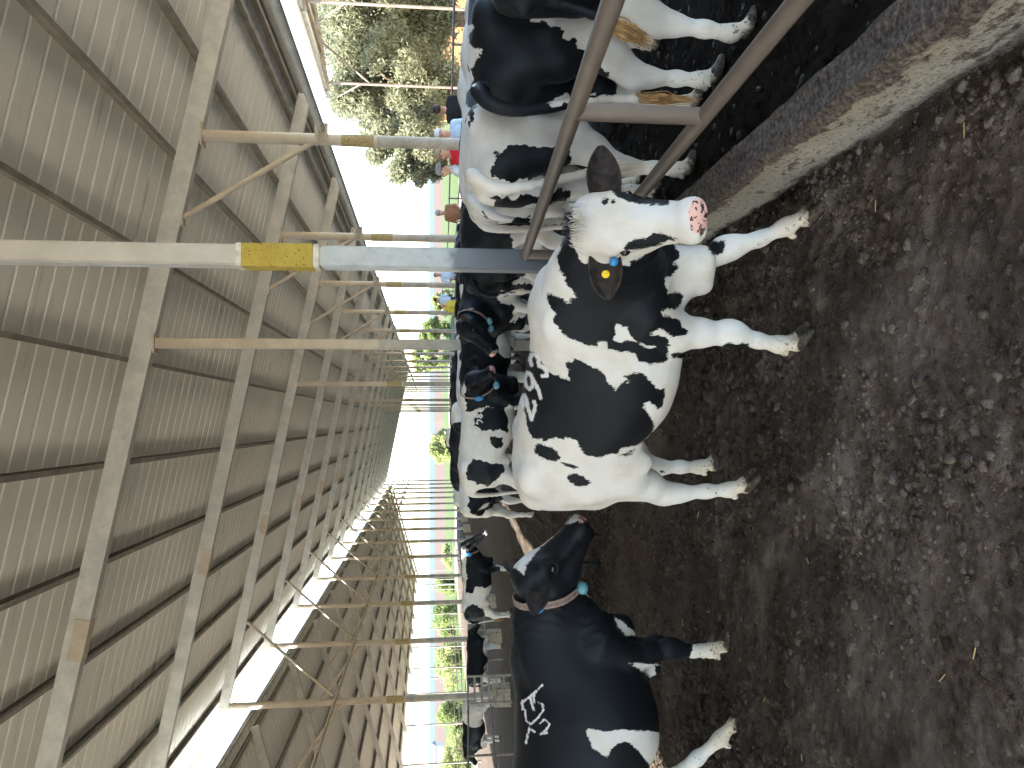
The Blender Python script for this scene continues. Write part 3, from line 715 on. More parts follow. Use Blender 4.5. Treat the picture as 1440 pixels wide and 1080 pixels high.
def zg(x, y):
    """broad lie of the land"""
    return float(lie(np.array(float(x)), np.array(float(y))))
PIPE_CREAM = CREAM
def post(kind, x, y, band=True, near=False):
    zb = zg(x, y)-.1
    if kind == 'pipe':
        top = zr(x); r = .092; root = None
        mb = MB(); mb.tube([(x, y, zb), (x, y, 2.55)], r, 20); o = mb.build('post', LOWP, shed, True)
        mb = MB(); mb.tube([(x, y, 2.548), (x, y, top)], r-.001, 20); mb.build('post_upper_length', CREAM, o, True)
        mb = MB(); mb.tube([(x, y, 2.60), (x, y, 3.10)], r+.004, 20); mb.build('yellow_wrap', FOAMD, o, True)
        mb = MB(); mb.box((x-.09, y-.13, 3.30), (x+.22, y-.10, 3.50)); mb.box((x+.07, y-.128, 3.33), (x+.2, y-.02, 3.47))
        for bx in (-.06, .19):
            for bz in (3.33, 3.47): mb.ball((x+bx, y-.133, bz), .012, None, 8, 5)
        mb.build('clamp_plate', CREAM, o)
        mb = MB(); mb.tube([(x-.05, y, 3.55), (x-1.28, y, zr(x-1.28))], .045, 12); mb.box((x-1.42, y-.07, zr(x-1.28)-.01), (x-1.16, y+.07, zr(x-1.28)+.03)); mb.build('brace', CREAM, o, True)
        mb = MB(); mb.box((x-.17, y-.12, zr(x)-.025), (x+.17, y+.12, zr(x)+.005)); mb.build('cap_plate', CREAM, o)
    elif kind == 'square':
        top = zr(x); h = .078; lo = .95
        mb = MB(); mb.box((x-h, y-h, zb), (x+h, y+h, 2.52)); o = mb.build('post', BARE if near else LOWP, shed, bevel=.012)
        mb = MB(); mb.box((x-h+.001, y-h+.001, 2.519), (x+h-.001, y+h-.001, top)); mb.build('post_upper_length', CREAM if not near else steel('pale_upper_post', (.38, .365, .325), (.47, .455, .42), .1), o, bevel=.012)
        if band:
            mb = MB(); rg = random.Random(int(y*10)); n = 16; vs = []; fs = []; hh = h+.005
            base = [(-hh, -hh), (0, -hh-.002), (hh, -hh), (hh+.008, 0), (hh, hh), (0, hh+.01), (-hh, hh), (-hh-.003, 0)]
            for i in range(n):
                z = 2.58+.50*i/(n-1)
                for bx, by in base: 
                    q = 1+rg.uniform(-.03, .07)*(1 if 0 < i < n-1 else 0)
                    vs.append((x+bx*q, y+by*q, z))
            for i in range(n-1):
                for j in range(8): fs.append((i*8+j, i*8+(j+1) % 8, (i+1)*8+(j+1) % 8, (i+1)*8+j))
            fs += [tuple(range(7, -1, -1)), tuple((n-1)*8+j for j in range(8))]
            mb.add(vs, fs); mb.build('yellow_wrap', FOAM if near else FOAMD, o, True)
            for z in (2.555, 3.10): mb = MB(); mb.box((x-hh, y-hh, z-.018), (x+hh, y+hh, z+.018)); mb.build('tape', WRAP, o)
        mb = MB(); mb.box((x-.15, y-.11, zr(x)-.022), (x+.15, y+.11, zr(x)+.004)); mb.build('cap_plate', CREAM, o)
    else:
        top = zr(x); r = .11; gz = zg(x, y)
        mb = MB(); mb.tube([(x, y, gz+.5), (x, y, 2.45)], r, 18); o = mb.build('post', LOWP, shed, True)
        mb = MB(); mb.tube([(x, y, 2.448), (x, y, top)], r-.001, 18); mb.build('post_upper_length', CREAM, o, True)
        mb = MB(); mb.tube([(x, y, 2.50), (x, y, 3.05)], r+.004, 18); mb.build('yellow_wrap', FOAMD, o, True)
        mb = MB(); mb.box((x-.3, y-.3, gz-.2), (x+.3, y+.3, gz+.6)); mb.build('concrete_footing', CONCM, o, bevel=.03)
        mb = MB(); mb.tube([(x+.06, y, 4.55), (x+2.55, y, zr(x+2.55)-.02)], .05, 10); mb.build('brace', CREAM, o, True)
        mb = MB(); mb.tube([(x-.06, y, 4.40), (x-2.7, y, zl(x-2.7))], .05, 10); mb.build('brace', CREAM, o, True)
        mb = MB(); mb.tube([(x+.02, y-.1, 4.62), (x-3.9, y+1.9, zl(x-3.9))], .04, 10); mb.build('brace', CREAM, o, True)
    return o
cm = CONC; cn = cm.noise(14, 5, .7); big = cm.noise(3.5, 4, .6)
cm.color(cm.mix(cm.step(cn, .45, .62), (.34, .30, .23), cm.mix(big, (.12, .085, .065), (.20, .145, .11)))); cm.bump(cm.noise(50, 4), .6, .01)
CONCM = CONC.m
post('square', XM, D0, True, True); post('square', XM, D0+SP, False)
for k in (3, 6, 8, 10, 12, 14): post('square', XM, D0+SP*k, True)
for k in range(1, NF): post('pipe', XR, D0+SP*k)
for k in range(3, NF): post('left', XL, D0+SP*k)
for k in range(2, NF, 1):                            # far eave of the lower roof stands on thin posts
    x = -21.9; y = D0+SP*k; mb = MB(); mb.tube([(x, y, zg(x, y)-.3), (x, y, zl(x))], .06, 10); mb.build('outer_post', GALVD, shed, True)
# splice plates on the rafters
for k in range(1, 7):
    y = D0+SP*k; x = -3.2; mb = MB(); M = Matrix.Translation((x, y, zr(x))) @ Matrix.Rotation(math.atan(.2), 4, 'Y')
    mb.box((-.30, -.094, -.012), (.30, .094, .20), M); mb.build('splice_plate', CREAM, shed)
# ------------------------------------------------------------------ ground
def hash2(ix, iy, s=0):
    h = (ix.astype(np.int64)*374761393+iy.astype(np.int64)*668265263+s*974711) & 0x7fffffff
    h = ((h ^ (h >> 13))*1274126177) & 0x7fffffff; return ((h ^ (h >> 16)) & 0xffff)/65535.0
def vnoise(x, y, s=0):
    ix = np.floor(x); iy = np.floor(y); fx = x-ix; fy = y-iy; fx = fx*fx*(3-2*fx); fy = fy*fy*(3-2*fy)
    a = hash2(ix, iy, s); b = hash2(ix+1, iy, s); c = hash2(ix, iy+1, s); d = hash2(ix+1, iy+1, s)
    return (a+(b-a)*fx)*(1-fy)+(c+(d-c)*fx)*fy
def cell(x, y, s=0):
    ix = np.floor(x); iy = np.floor(y); best = np.full(x.shape, 9.0); val = np.zeros(x.shape)
    for dx in (-1, 0, 1):
        for dy in (-1, 0, 1):
            px = ix+dx+hash2(ix+dx, iy+dy, s); py = iy+dy+hash2(ix+dx, iy+dy, s+1)
            d = (px-x)**2+(py-y)**2; m = d < best; best = np.where(m, d, best); val = np.where(m, hash2(ix+dx, iy+dy, s+2), val)
    return np.sqrt(best), val
def clods(x, y):
    wx = x+.05*(vnoise(x*9, y*9, 30)-.5)+.02*(vnoise(x*31, y*31, 31)-.5); wy = y+.05*(vnoise(x*9, y*9, 40)-.5)+.02*(vnoise(x*31, y*31, 41)-.5)
    z = .05*(vnoise(x*1.1, y*1.1, 1)-.5)+.035*(vnoise(x*3.1, y*3.1, 2)-.5)
    dens = np.clip(vnoise(x*.9+3, y*.9, 9)*1.4-.1, .3, 1)
    for f, a, s in ((5, .060, 3), (11, .052, 6), (22, .034, 12), (42, .018, 15)):
        d, v = cell(wx*f, wy*f, s); z = z+a*dens*np.clip(1-d*1.25, 0, 1)**.8*np.where(v > .35, v, .05)
    return z+.010*(vnoise(x*60, y*60, 20)-.5)
CURB0, CURB1 = 1.125, 1.325
def grade(a, b, fine, far_lo, far_hi, g):
    v = list(np.arange(a, b, fine)); q = v[-1]; st = fine
    while q < far_hi: st *= g; q += st; v.append(q)
    q = v[0]; st = fine; lo = []
    while q > far_lo: st *= g; q -= st; lo.append(q)
    return np.array(lo[::-1]+v)
_a = grade(-2.6, 1.14, .0125, -5000, 1.0, 1.09); _b = np.arange(_a[-1]+.02, 2.6, .02); gx = np.concatenate([_a, _b, grade(_b[-1]+.022, _b[-1]+.03, .022, 1e9, 5000, 1.09)]); gy = grade(1.7, 6.0, .0125, -60, 9000, 1.055)
X, Y = np.meshgrid(gx, gy, indexing='ij'); pen = (X > CURB1-.05) & (X < 14) & (Y > -3) & (Y < 118)
cl = clods(X, Y); near = np.clip((30-Y)/15, 0, 1)*np.clip((14-np.abs(X))/4, 0, 1)
Z = lie(X, Y)+cl*near*np.where(pen, .6, 1)+np.where(pen & (Y < 14), .08, 0)
Z = Z-.03*np.exp(-((X-(CURB0-.02))/.06)**2)*(Y < 8)
nx, ny = X.shape; idx = np.arange(nx*ny).reshape(nx, ny)
Q = np.stack([idx[:-1, :-1], idx[1:, :-1], idx[1:, 1:], idx[:-1, 1:]], -1).reshape(-1, 4)
gme = np_mesh('ground', np.stack([X, Y, Z], -1).reshape(-1, 3), Q); gme.shade_smooth()
gm = Mat('earth', .95, .03)
def zones(m):
    P = m.coord('Position'); x = m.sep(P, 0); y = m.sep(P, 1)
    n1 = m.noise(2.2, 5, .6, P); n2 = m.noise(26, 4, .65, P); n3 = m.noise(110, 3, .6, P)
    soil = m.mix(m.step(n1, .35, .68), (.078, .063, .052), (.20, .168, .142))
    soil = m.mix(m.math('MULTIPLY', m.step(n2, .42, .70), .5), soil, (.22, .185, .155))
    soil = m.mix(m.math('MULTIPLY', m.step(m.noise(1.3, 3, .5, P, .5), .62, .72), .75), soil, (.045, .046, .047))
    soil = m.mix(m.math('MULTIPLY', m.step(n3, .62, .74), .35), soil, (.33, .28, .22))
    damp = m.step(m.math('ADD', m.math('ADD', m.noise(.9, 4, .6, P, .4), m.math('MULTIPLY', n2, .16)), m.math('MULTIPLY', m.math('SUBTRACT', m.math('MINIMUM', y, 4.7), 3.2), .14)), .52, .68)
    soil = m.mix(m.math('MULTIPLY', damp, .72), soil, m.mix(n2, (.030, .023, .018), (.070, .053, .041)))
    wet = m.mix(n2, (.007, .006, .005), (.030, .023, .017))
    inpen = m.math('MULTIPLY', m.step(x, 1.22, 1.30), m.math('SUBTRACT', 1, m.step(y, 8, 16)))
    c = m.mix(inpen, soil, wet)
    yn = m.math('ADD', y, m.math('MULTIPLY', m.noise(.05, 3, .5, P), 20))
    side = m.math('MAXIMUM', m.step(x, 8.5, 10.5), m.math('SUBTRACT', 1, m.step(x, -27, -23)))
    dry_bounce = m.mix(m.noise(.4, 4, .6, P), (.38, .32, .24), (.50, .43, .33))
    far = m.math('MAXIMUM', side, m.step(yn, 122, 132)); c = m.mix(far, c, dry_bounce)
    back = m.math('SUBTRACT', 1, m.step(y, -4, -2)); c = m.mix(back, c, dry_bounce)  # unseen floor behind the camera, made pale to bounce light onto the roof
    gr = m.mix(m.noise(.12, 5, .6, P), (.045, .066, .026), (.066, .082, .036))
    c = m.mix(m.math('MAXIMUM', m.math('MAXIMUM', m.math('MULTIPLY', side, m.step(yn, 64, 72)), m.step(yn, 128, 145)), m.math('SUBTRACT', 1, m.step(x, -62, -48))), c, gr)
    tan = m.mix(m.noise(.012, 4, .6, P), (.070, .052, .043), (.085, .066, .054))
    c = m.mix(m.step(yn, 330, 390), c, tan)
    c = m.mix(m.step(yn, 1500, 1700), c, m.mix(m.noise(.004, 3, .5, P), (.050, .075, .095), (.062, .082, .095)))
    m.color(c)
    pud = m.step(m.noise(3.2, 5, .7, m.coord('Position', (2.0, 1, 1))), .64, .72)
    m.rough(m.mix(m.math('MULTIPLY', inpen, pud), (.92, .92, .92), (.07, .07, .07)))
    m.bump(m.math('ADD', m.noise(70, 5, .7, P), m.math('MULTIPLY', m.noise(230, 3, .6, P), .5)), .9, .02)
zones(gm); ground = link_mesh('ground', gme, gm.m); tag(ground, kind='structure')

# low concrete kerb wall between the yard and the wet lane
CB = Mat('dung_stained_concrete', .92, .2)
def curbmat(m):
    co = m.coord('Object'); z = m.sep(co, 2); n1 = m.noise(11, 5, .7, m.coord('Object', (1, .45, 1))); n2 = m.noise(45, 4, .7)
    bare = m.mix(n2, (.25, .225, .185), (.43, .405, .355)); och = m.mix(m.math('MULTIPLY', m.noise(6, 4), m.step(z, .12, .26)), bare, (.31, .235, .14))
    dung = m.mix(m.step(n2, .35, .68), (.050, .039, .033), (.20, .165, .14))
    face = m.math('ADD', n1, m.math('MULTIPLY', m.step(z, .19, .282), .26))
    c = m.mix(m.step(face, .52, .60), och, dung); c = m.mix(m.math('MULTIPLY', m.step(m.noise(55, 4, .7), .54, .62), .75), c, (.085, .066, .055))
    m.color(c); m.bump(m.math('ADD', m.noise(40, 5, .7), n1), 1.0, .03)
curbmat(CB)
yy = np.arange(-2.0, 9.0, .02); prof = []
for i in range(17): prof.append((CURB0-.015*(i/16 < .05), -.12+.40*i/16))
prof[-1] = (CURB0+.006, .272); prof += [(CURB0+.022, .284)]+[(CURB0+.03+.15*i/8, .287) for i in range(9)]+[(CURB1-.006, .272), (CURB1, .24), (CURB1, .05), (CURB1, -.05)]
PX = np.array([p[0] for p in prof]); PZ = np.array([p[1] for p in prof])
YYg, PXg = np.meshgrid(yy, PX, indexing='ij'); PZg = np.broadcast_to(PZ, PXg.shape)
rough_ = (vnoise(YYg*14+PZg*40, PZg*30+PXg*30, 50)-.5)*.014+(vnoise(YYg*4, PXg*20+PZg*14, 51)-.5)*.02+(vnoise(YYg*40+PXg*50, PZg*60, 52)-.5)*.006
wall = (PXg < CURB0+.02); CV = np.stack([PXg+np.where(wall, -rough_*1.0, rough_*.2), YYg, PZg+np.where(wall, 0, rough_*.8)], -1).reshape(-1, 3)
n1, n2 = PXg.shape; ii = np.arange(n1*n2).reshape(n1, n2)
cme = np_mesh('concrete_kerb', CV, np.stack([ii[:-1, :-1], ii[:-1, 1:], ii[1:, 1:], ii[1:, :-1]], -1).reshape(-1, 4)); cme.shade_smooth()
curb = link_mesh('concrete_kerb', cme, CB.m); tag(curb, 'low dung-stained concrete kerb wall running beside the white cow', 'kerb wall')

# rusty pipe railing on the kerb
RP = Mat('rusty_brown_pipe', .45, .5); pn = RP.noise(7, 4, .6)
RP.color(RP.mix(RP.step(RP.noise(9, 5, .7), .56, .68), RP.mix(pn, (.095, .074, .062), (.165, .132, .11)), RP.mix(RP.noise(25, 3), (.20, .10, .045), (.12, .15, .17)))); RP.bump(RP.noise(60, 3), .2, .004)
rail = empty('pipe_railing', (XM+.02, 4, 0), 0, 'rusty brown pipe railing above the kerb, with slanting top rail and bottom rail', 'railing')
def rel(mb, name, mat, root, sm=True): 
    o = mb.build(name, mat, root, sm); o.data.transform(Matrix.Translation(-root.location)); return o
def onx(x, y, X): 
    d = CM @ np.array(((x-720)/FPX, -(y-540)/FPX, -1.0)); return Vector(CO+d*(X/d[0]))
xr = XM+.02; ta, tb = onx(862, 0, xr), onx(742, 350, xr); ba, bb = onx(1124, 0, xr), onx(905, 268, xr)
def ext(a, b, y): t = (y-a.y)/(b.y-a.y); return a+(b-a)*t
rt = .034
mb = MB(); mb.tube([ext(ta, tb, .2), ext(ta, tb, D0-.09)], rt, 16); rel(mb, 'top_rail', RP.m, rail)
mb = MB(); mb.tube([ext(ba, bb, .2), ext(ba, bb, D0-.09)], rt, 16); rel(mb, 'bottom_rail', RP.m, rail)
ys = (onx(800, 160, xr).y+onx(985, 160, xr).y)/2
for y_ in (ys, D0-.16):
    mb = MB(); mb.tube([ext(ba, bb, y_), ext(ta, tb, y_)], rt*1.05, 16); rel(mb, 'strut', RP.m, rail)
mb = MB(); mb.tube([(xr, 1.0, .2), (xr, 1.0, ext(ta, tb, 1.0).z)], rt*1.05, 16); rel(mb, 'strut', RP.m, rail)
def base_spec(loc, rz, scale, label, **kw):
    sp = dict(loc=loc, rz=R(rz), scale=scale, label=label, res=.022, poll=(1.03, 0, 1.24), muzzle=(1.36, 0, .87), face=(.72, 0, .66), base=-1, pink=True,
              tail=[(-.74, 0, 1.20), (-.82, 0, 1.13), (-.84, 0, .98), (-.83, 0, .78), (-.81, 0, .60), (-.80, 0, .45)],
              switch=((-.80, 0, .50), (-.80, 0, .24), .018, 70), group='dairy cows in the shed')
    sp.update(kw); return sp
def px_pose(sp, **k):
    for key in ('poll', 'muzzle'):
        if key in k: sp[key] = to_local(sp, W(*k[key]))
    if 'face' in k: sp['face'] = dir_local(sp, k['face'])
    if 'feet' in k: sp['feet'] = {f: tuple(to_local(sp, G(x, y, sp['loc'][2]))[:2]) for f, (x, y) in k['feet'].items()}
    if 'tail' in k: sp['tail'] = [(-.60, 0, 1.245), (-.70, 0, 1.225)]+[to_local(sp, W(*q)) for q in k['tail']]
    return sp

def black_cow():
    sp = base_spec((-1.83, 4.40, -.01), 9, 1.0, 'large black cow with a strap collar and fuzzy white brand, half out of frame', res=.013, refine=True, base=1, hbase=1, deep=.085, fat=1.16)
    F = (690, 700, 4.8); Gc = (700, 855, 4.8)
    p = lambda s, c: pl(s, *c)
    px_pose(sp, poll=(724, 810, 4.36), muzzle=(811, 719, 4.36), face=(.70, -.16, .69), feet={'FR': (1030, 910), 'HL': (1046, 1020)})
    sp['headscale'] = 1.14; sp['folds'] = 1.8; sp['brisket'] = (.56, 0, .70); sp['chest'] = (.56, 0, .88)
    sp['torso'] = TORSO[:9]+[(.50,1.285,.60,.22),(.58,1.25,.66,.185),(.66,1.16,.74,.15),(.72,1.04,.82,.09)]
    sp['feet']['FL'] = (.47, .14); sp['hwhite'] = [
        p('80,440 240,340 400,250 418,264 340,330 275,410 240,460 222,522 200,500 160,470 110,465 90,450', F),
        p('500,178 575,105 605,125 592,155 545,172', F), p('610,572 650,520 664,480 666,435 700,430 700,560 640,580', F)]
    sp['pinkpoly'] = [p('590,140 603,122 640,120 650,150 625,168 600,172', F)]
    sp['white'] = [p('605,625 640,635 668,668 630,652', F), p('835,808 880,835 940,880 1000,930 910,930 885,895 862,870', F),
        p('1312,250 1560,210 1560,420 1265,362 1300,332 1314,290', Gc), p('880,375 960,370 1010,380 1160,378 1170,384 1060,388 1070,500 1050,500 1000,440 940,405', Gc),
        p('595,830 615,815 660,825 720,835 800,830 830,820 870,820 920,830 1000,828 1060,835 1120,850 1150,830 1140,760 1125,690 1105,600 1100,585 1120,560 1700,560 1700,1200 1300,1200 1040,1080 1010,1040 980,1000 940,950 900,915 860,903 800,920 760,960 740,1020 700,985 640,940 620,890', Gc)]
    sp['black'] = [p('1150,665 1200,660 1260,690 1310,710 1345,762 1260,770 1180,760', Gc)]
    q = lambda s: pl(s, *Gc)
    sp['brands'] = [q('300,520 262,560 215,600 160,640'), q('262,560 240,600 248,640'), q('165,625 168,685'), q('215,600 232,650'),
                    q('185,690 190,760 222,785 270,742 306,690 300,648 275,640'), q('230,650 245,690'), q('285,778 318,750 350,785 332,815 290,852'), q('300,850 330,842'),
                    q('190,912 202,860 212,815 250,835')]
    sp['brandw'] = 1.35
    sp['extra'] = [((.40, -.02, .475), (.06, .035, .07), None, .05), ((-.42, 0, .56), (.17, .13, .13), None, .08), ((-.34, -.06, .45), (.022, .022, .05), None, .02), ((-.34, .06, .45), (.022, .022, .05), None, .02)]
    sp['tail'] = [(-.73, 0, 1.20), (-.82, 0, 1.13), (-.84, 0, .98), (-.83, 0, .78), (-.81, 0, .60)]
    sp['earR'] = dict(d=(-.72, -.70, -.12), n=(-.55, .35, .7), len=.24, w=.15); sp['earL'] = dict(d=(.62, -.55, .75), n=(-.9, .1, .5), len=.22, w=.14, tag=True, tagat=.10)
    sp['collar'] = dict(t=.17, units=[(54, 'b', 'collar_sensor', (.03, .042, .024)), (162, 't', 'collar_weight', (.034, .045, .034))])
    return make_cow(sp)

def right_cows():
    out = []; k = 6.0; I = (620, 0, 6.0); K = (630, 120, 6.0); J = (820, 0, 6.0); p = lambda s, c: pl(s, *c)
    # black rump, white legs
    sp = base_spec((2.63, 4.36, .07), 10, 1.12, 'black-rumped cow with white hind legs standing behind the slanting pipe railing', res=.016, base=1)
    px_pose(sp, feet={'HR': (1020, 107), 'HL': (992, 140)}, tail=[(672, 128, 3.98), (690, 146, 3.95), (722, 155, 3.95), (765, 152, 3.96), (800, 146, 3.97), (850, 140, 4.0), (910, 139, 4.02)])
    sp['switch'] = (to_local(sp, W(880, 139, 4.01)), to_local(sp, W(985, 141, 4.02)), .014, 90)
    sp['black'] = []; sp['white'] = [
        p('100,190 270,190 262,240 245,370 240,410 350,460 300,530 290,585 255,580 240,500 200,490 210,615 258,590 265,700 200,760 100,760', I),
        p('775,62 770,110 800,130 765,165 870,175 1000,225 1050,290 1130,340 1180,410 1310,510 1380,580 1380,625 1480,700 1440,1000 2300,1000 2300,-700 775,-700', I), p('930,850 1000,815 1500,800 1500,900 960,900', I)]
    out.append(make_cow(sp))
    # at the very edge
    sp = base_spec((2.80, 3.62, .07), 8, 1.1, 'cow at the top edge showing one pale hind leg and a brown tail switch', res=.02, base=1)
    px_pose(sp, feet={'HL': (1066, 42)}, tail=[(690, -30, 3.55), (740, -8, 3.5), (800, 8, 3.5), (850, 26, 3.5)])
    sp['switch'] = (to_local(sp, W(845, 25, 3.5)), to_local(sp, W(915, 62, 3.5)), .018, 220); sp['white'] = [pl('860,-400 860,60 1200,100 1200,-400')]; sp['brisket'] = (.67, 0, .64)
    out.append(make_cow(sp))
    # white rump, black thigh patch
    sp = base_spec((2.13, 5.06, .07), 32, 1.12, 'white cow with one big black thigh patch, seen from behind between the pipe rails', res=.016)
    px_pose(sp, feet={'HR': (982, 235), 'HL': (935, 262)}, tail=[(664, 246, 4.34), (685, 259, 4.28), (712, 265, 4.28), (763, 258, 4.30), (800, 249, 4.32), (850, 238, 4.34)])
    sp['switch'] = (to_local(sp, W(820, 243, 4.33)), to_local(sp, W(915, 232, 4.36)), .014, 80); sp['switchmat'] = FORE_W
    sp['black'] = [p('355,745 390,640 420,590 520,510 590,510 640,480 720,495 810,520 850,495 1000,540 1055,600 1055,650 1000,690 940,710 840,755 700,775 620,795 500,815 420,790', K),
                   p('365,950 420,925 490,950 560,955 620,920 690,920 760,930 900,890 1040,880 1030,940 990,970 900,1010 820,1015 700,1020 560,1050 440,1065 380,1040', K), p('150,460 165,380 140,60 210,0 260,100 240,180 180,300', K)]
    out.append(make_cow(sp))
    L = (620, 240, 9.0)
    sp = base_spec((2.42, 6.35, .03), 30, 1.13, 'white cow with a black underside to its tail, behind the one with the thigh patch')
    px_pose(sp, tail=[(664, 282, 5.72), (684, 298, 5.66), (712, 308, 5.66), (760, 312, 5.68), (800, 308, 5.7)]); sp['switchmat'] = FORE_W; sp['switch'] = (to_local(sp, W(790, 309, 5.7)), to_local(sp, W(850, 306, 5.7)), .014, 60)
    sp['black'] = [p('520,380 560,560 700,690 850,690 1000,600 1150,590 1150,720 900,790 700,760 580,640 520,540', L), p('205,440 300,500 320,620 260,700 210,700', L)]
    out.append(make_cow(sp))
    sp = base_spec((2.38, 7.75, .0), 20, 1.10, 'black cow with a white udder half hidden behind the tall square post', base=1)
    sp['white'] = [p('870,800 980,760 1300,700 1900,700 1900,1300 900,1200 920,950', L), p('205,760 240,790 260,960 235,960', L)]; sp['extra'] = [((-.40, 0, .60), (.18, .14, .13), None, .08)]
    out.append(make_cow(sp))
    M5 = (600, 370, 9.0)
    sp = base_spec((2.28, 8.85, -.02), 14, 1.08, 'black cow with white shins seen from behind next to the collared black cow', base=1)
    px_pose(sp, tail=[(663, 398, 8.5), (676, 412, 8.46), (700, 416, 8.46), (725, 411, 8.48)]); sp['switch'] = (to_local(sp, W(715, 412, 8.48)), to_local(sp, W(752, 410, 8.5)), .014, 50); sp['switchmat'] = FORE_W
    sp['white'] = [p('1230,90 1280,140 1160,190 1050,250 1110,270 1180,240 1260,275 1320,260 1390,290 1390,360 930,370 900,430 1600,430 1600,0 1240,0', M5), p('365,100 400,200 450,290 430,330 380,250', M5)]
    out.append(make_cow(sp))
    # facing the other way, with a collar
    sp = base_spec((2.02, 9.85, -.03), 172, 1.05, 'black cow with a grey strap collar facing out past the thin square post', base=1, res=.018, refine=True)
    px_pose(sp, poll=(642, 462, 9.55), muzzle=(692, 503, 9.35), face=(-.72, -.25, .62))
    sp['feet'] = {'FL': (.62, .15)}; sp['earL'] = dict(d=(.8, -.2, .1), n=(.2, .2, .9)); sp['earR'] = dict(d=(-.8, .0, .55), n=(-.2, .4, .9), tag=True)
    sp['hwhite'] = [pl('380,90 460,150 540,195 640,220 760,290 830,290 800,335 740,310 640,245 520,215 440,165 370,110', 600, 470, 9.0)]; sp['hbase'] = 1
    sp['white'] = [p('900,430 950,500 1130,560 1090,610 1100,690 1040,770 1110,740 1300,640 1700,640 1700,380 940,380', M5)]
    sp['collar'] = dict(t=.25, units=[(180, 't', 'collar_weight', (.035, .045, .035)), (207, 't', 'collar_weight', (.035, .045, .035)), (297, 'g', 'buckle', (.03, .04, .012))])
    out.append(make_cow(sp))
    C7 = (540, 520, 5.143)
    sp = base_spec((-.20, 11.15, -.07), -6, 1.06, 'cow with a black front, white middle and brand 28, behind the white cow\'s back', base=-1, res=.018, refine=True)
    px_pose(sp, poll=(655, 533, 10.75), muzzle=(691, 516, 10.55), face=(.55, -.62, .50)); sp['hbase'] = 1; sp['hwhite'] = []
    sp['black'] = [p('540,-100 560,60 600,300 660,285 740,262 780,265 860,300 905,250 960,280 1000,300 1000,-100', C7), p('640,355 680,312 700,300 740,272 800,270 860,300 900,340 893,458 840,440 780,440 700,440 655,400', C7),
                   p('760,490 800,480 865,488 862,545 820,582 780,545', C7), p('590,755 625,680 640,650 690,640 750,668 790,680 850,670 880,715 820,790 745,845 690,830 610,800', C7)]
    sp['white'] = [p('555,60 600,110 590,150 570,190 560,130', C7)]; q = lambda s: pl(s, *C7)
    sp['brands'] = [q('665,330 675,345 690,335 700,320 712,335 700,350 690,335 675,318 665,330'), q('668,390 680,362 700,368 712,382'), q('680,392 668,385')]; sp['brandw'] = .9
    sp['collar'] = dict(t=.30, units=[(80, 'b', 'collar_sensor', (.05, .06, .03)), (165, 't', 'collar_weight', (.045, .055, .045))])
    out.append(make_cow(sp))
    sp = base_spec((-1.12, 14.0, -.17), 56, 1.06, 'black and white cow walking away just past the white cow\'s rump', base=-1)
    px_pose(sp, tail=[(672, 702, 13.3), (686, 690, 13.25), (694, 700, 13.25), (684, 716, 13.25)]); sp['switch'] = (to_local(sp, W(690, 708, 13.25)), to_local(sp, W(672, 718, 13.25)), .014, 30); sp['switchmat'] = FORE_W
    sp['black'] = [p('600,985 620,950 600,900 625,880 560,800 760,820 830,880 862,930 840,960 760,1000 700,1060 640,1050', C7)]
    out.append(make_cow(sp))
    # left part of the yard
    C8 = (540, 700, 5.143)
    sp = base_spec((-4.45, 20.6, float(lie(np.array(-4.45), np.array(20.6)))-.02), 3, 1.04, 'black-headed cow with white hindquarters standing by the concrete footings', base=-1, res=.022)
    px_pose(sp, poll=(648, 766, 20.5), muzzle=(684, 743, 20.4), face=(.75, -.2, .5)); sp['hbase'] = 1; sp['hwhite'] = []
    sp['black'] = [p('500,180 560,330 600,420 590,500 600,560 590,690 640,690 660,640 740,655 770,630 830,630 860,560 830,500 780,470 860,420 940,440 945,410 820,380 740,340 720,180', C8), p('590,800 640,765 690,790 735,830 720,890 650,920 600,890 580,850', C8)]
    sp['collar'] = dict(t=.32, units=[(70, 'b', 'collar_sensor', (.06, .08, .04))])
    out.append(make_cow(sp))
    def far_cow(u, Y, rz, sc, label, base, blobs, **kw):
        x = (u-488)/1080*Y; z = float(lie(np.array(x), np.array(Y)))-.02+kw.pop('dz', 0)
        s = base_spec((x, Y, z), rz, sc, label, base=base, res=.032, **kw); s['blobs'] = blobs; s.pop('switch'); out.append(make_cow(s))
    wb = [(-.4, 0, 1.2, -.16), (.2, .1, .6, -.3), (.5, 0, .3, -.35), (-.6, 0, .3, -.4)]
    far_cow(155, 29, 4, 1.05, 'small black cow with pale legs beyond the footing of the second left-hand pipe post', 1, [(-.6, 0, .4, -.42), (.5, 0, .35, -.4), (-.2, 0, .55, -.2)], dz=.1)
    far_cow(70, 27, 178, 1.05, 'small cow with a black front and pale hindquarters behind the galvanised gate', 1, [(-.5, 0, .9, -.5), (-.6, 0, .3, -.5), (.5, 0, .35, -.38)], dz=.25)
    far_cow(392, 22, 70, 1.05, 'white and black cow far down the yard, seen from behind above the walking cow', -1, [(-.3, 0, 1.0, .3), (.3, .1, 1.1, .3), (-.7, -.1, .8, .2)], dz=.1)
    far_cow(440, 19, 20, 1.05, 'plain black cow standing far down the row, left of the two others', 1, [(.3, 0, .5, -.25)], dz=.14)
    far_cow(490, 17, 160, 1.08, 'black cow with a white spine behind the cow with brand 28', 1, wb, dz=.1)
    far_cow(565, 13.5, 25, 1.08, 'cow with white and black blotches behind the collared black cow\'s head', -1, [(.1, -.2, 1.1, .16), (-.3, -.25, 1.15, .13), (.4, -.2, .95, .3), (-.1, -.3, .75, .3), (-.55, -.2, .9, .28), (.7, 0, 1.1, .25)])
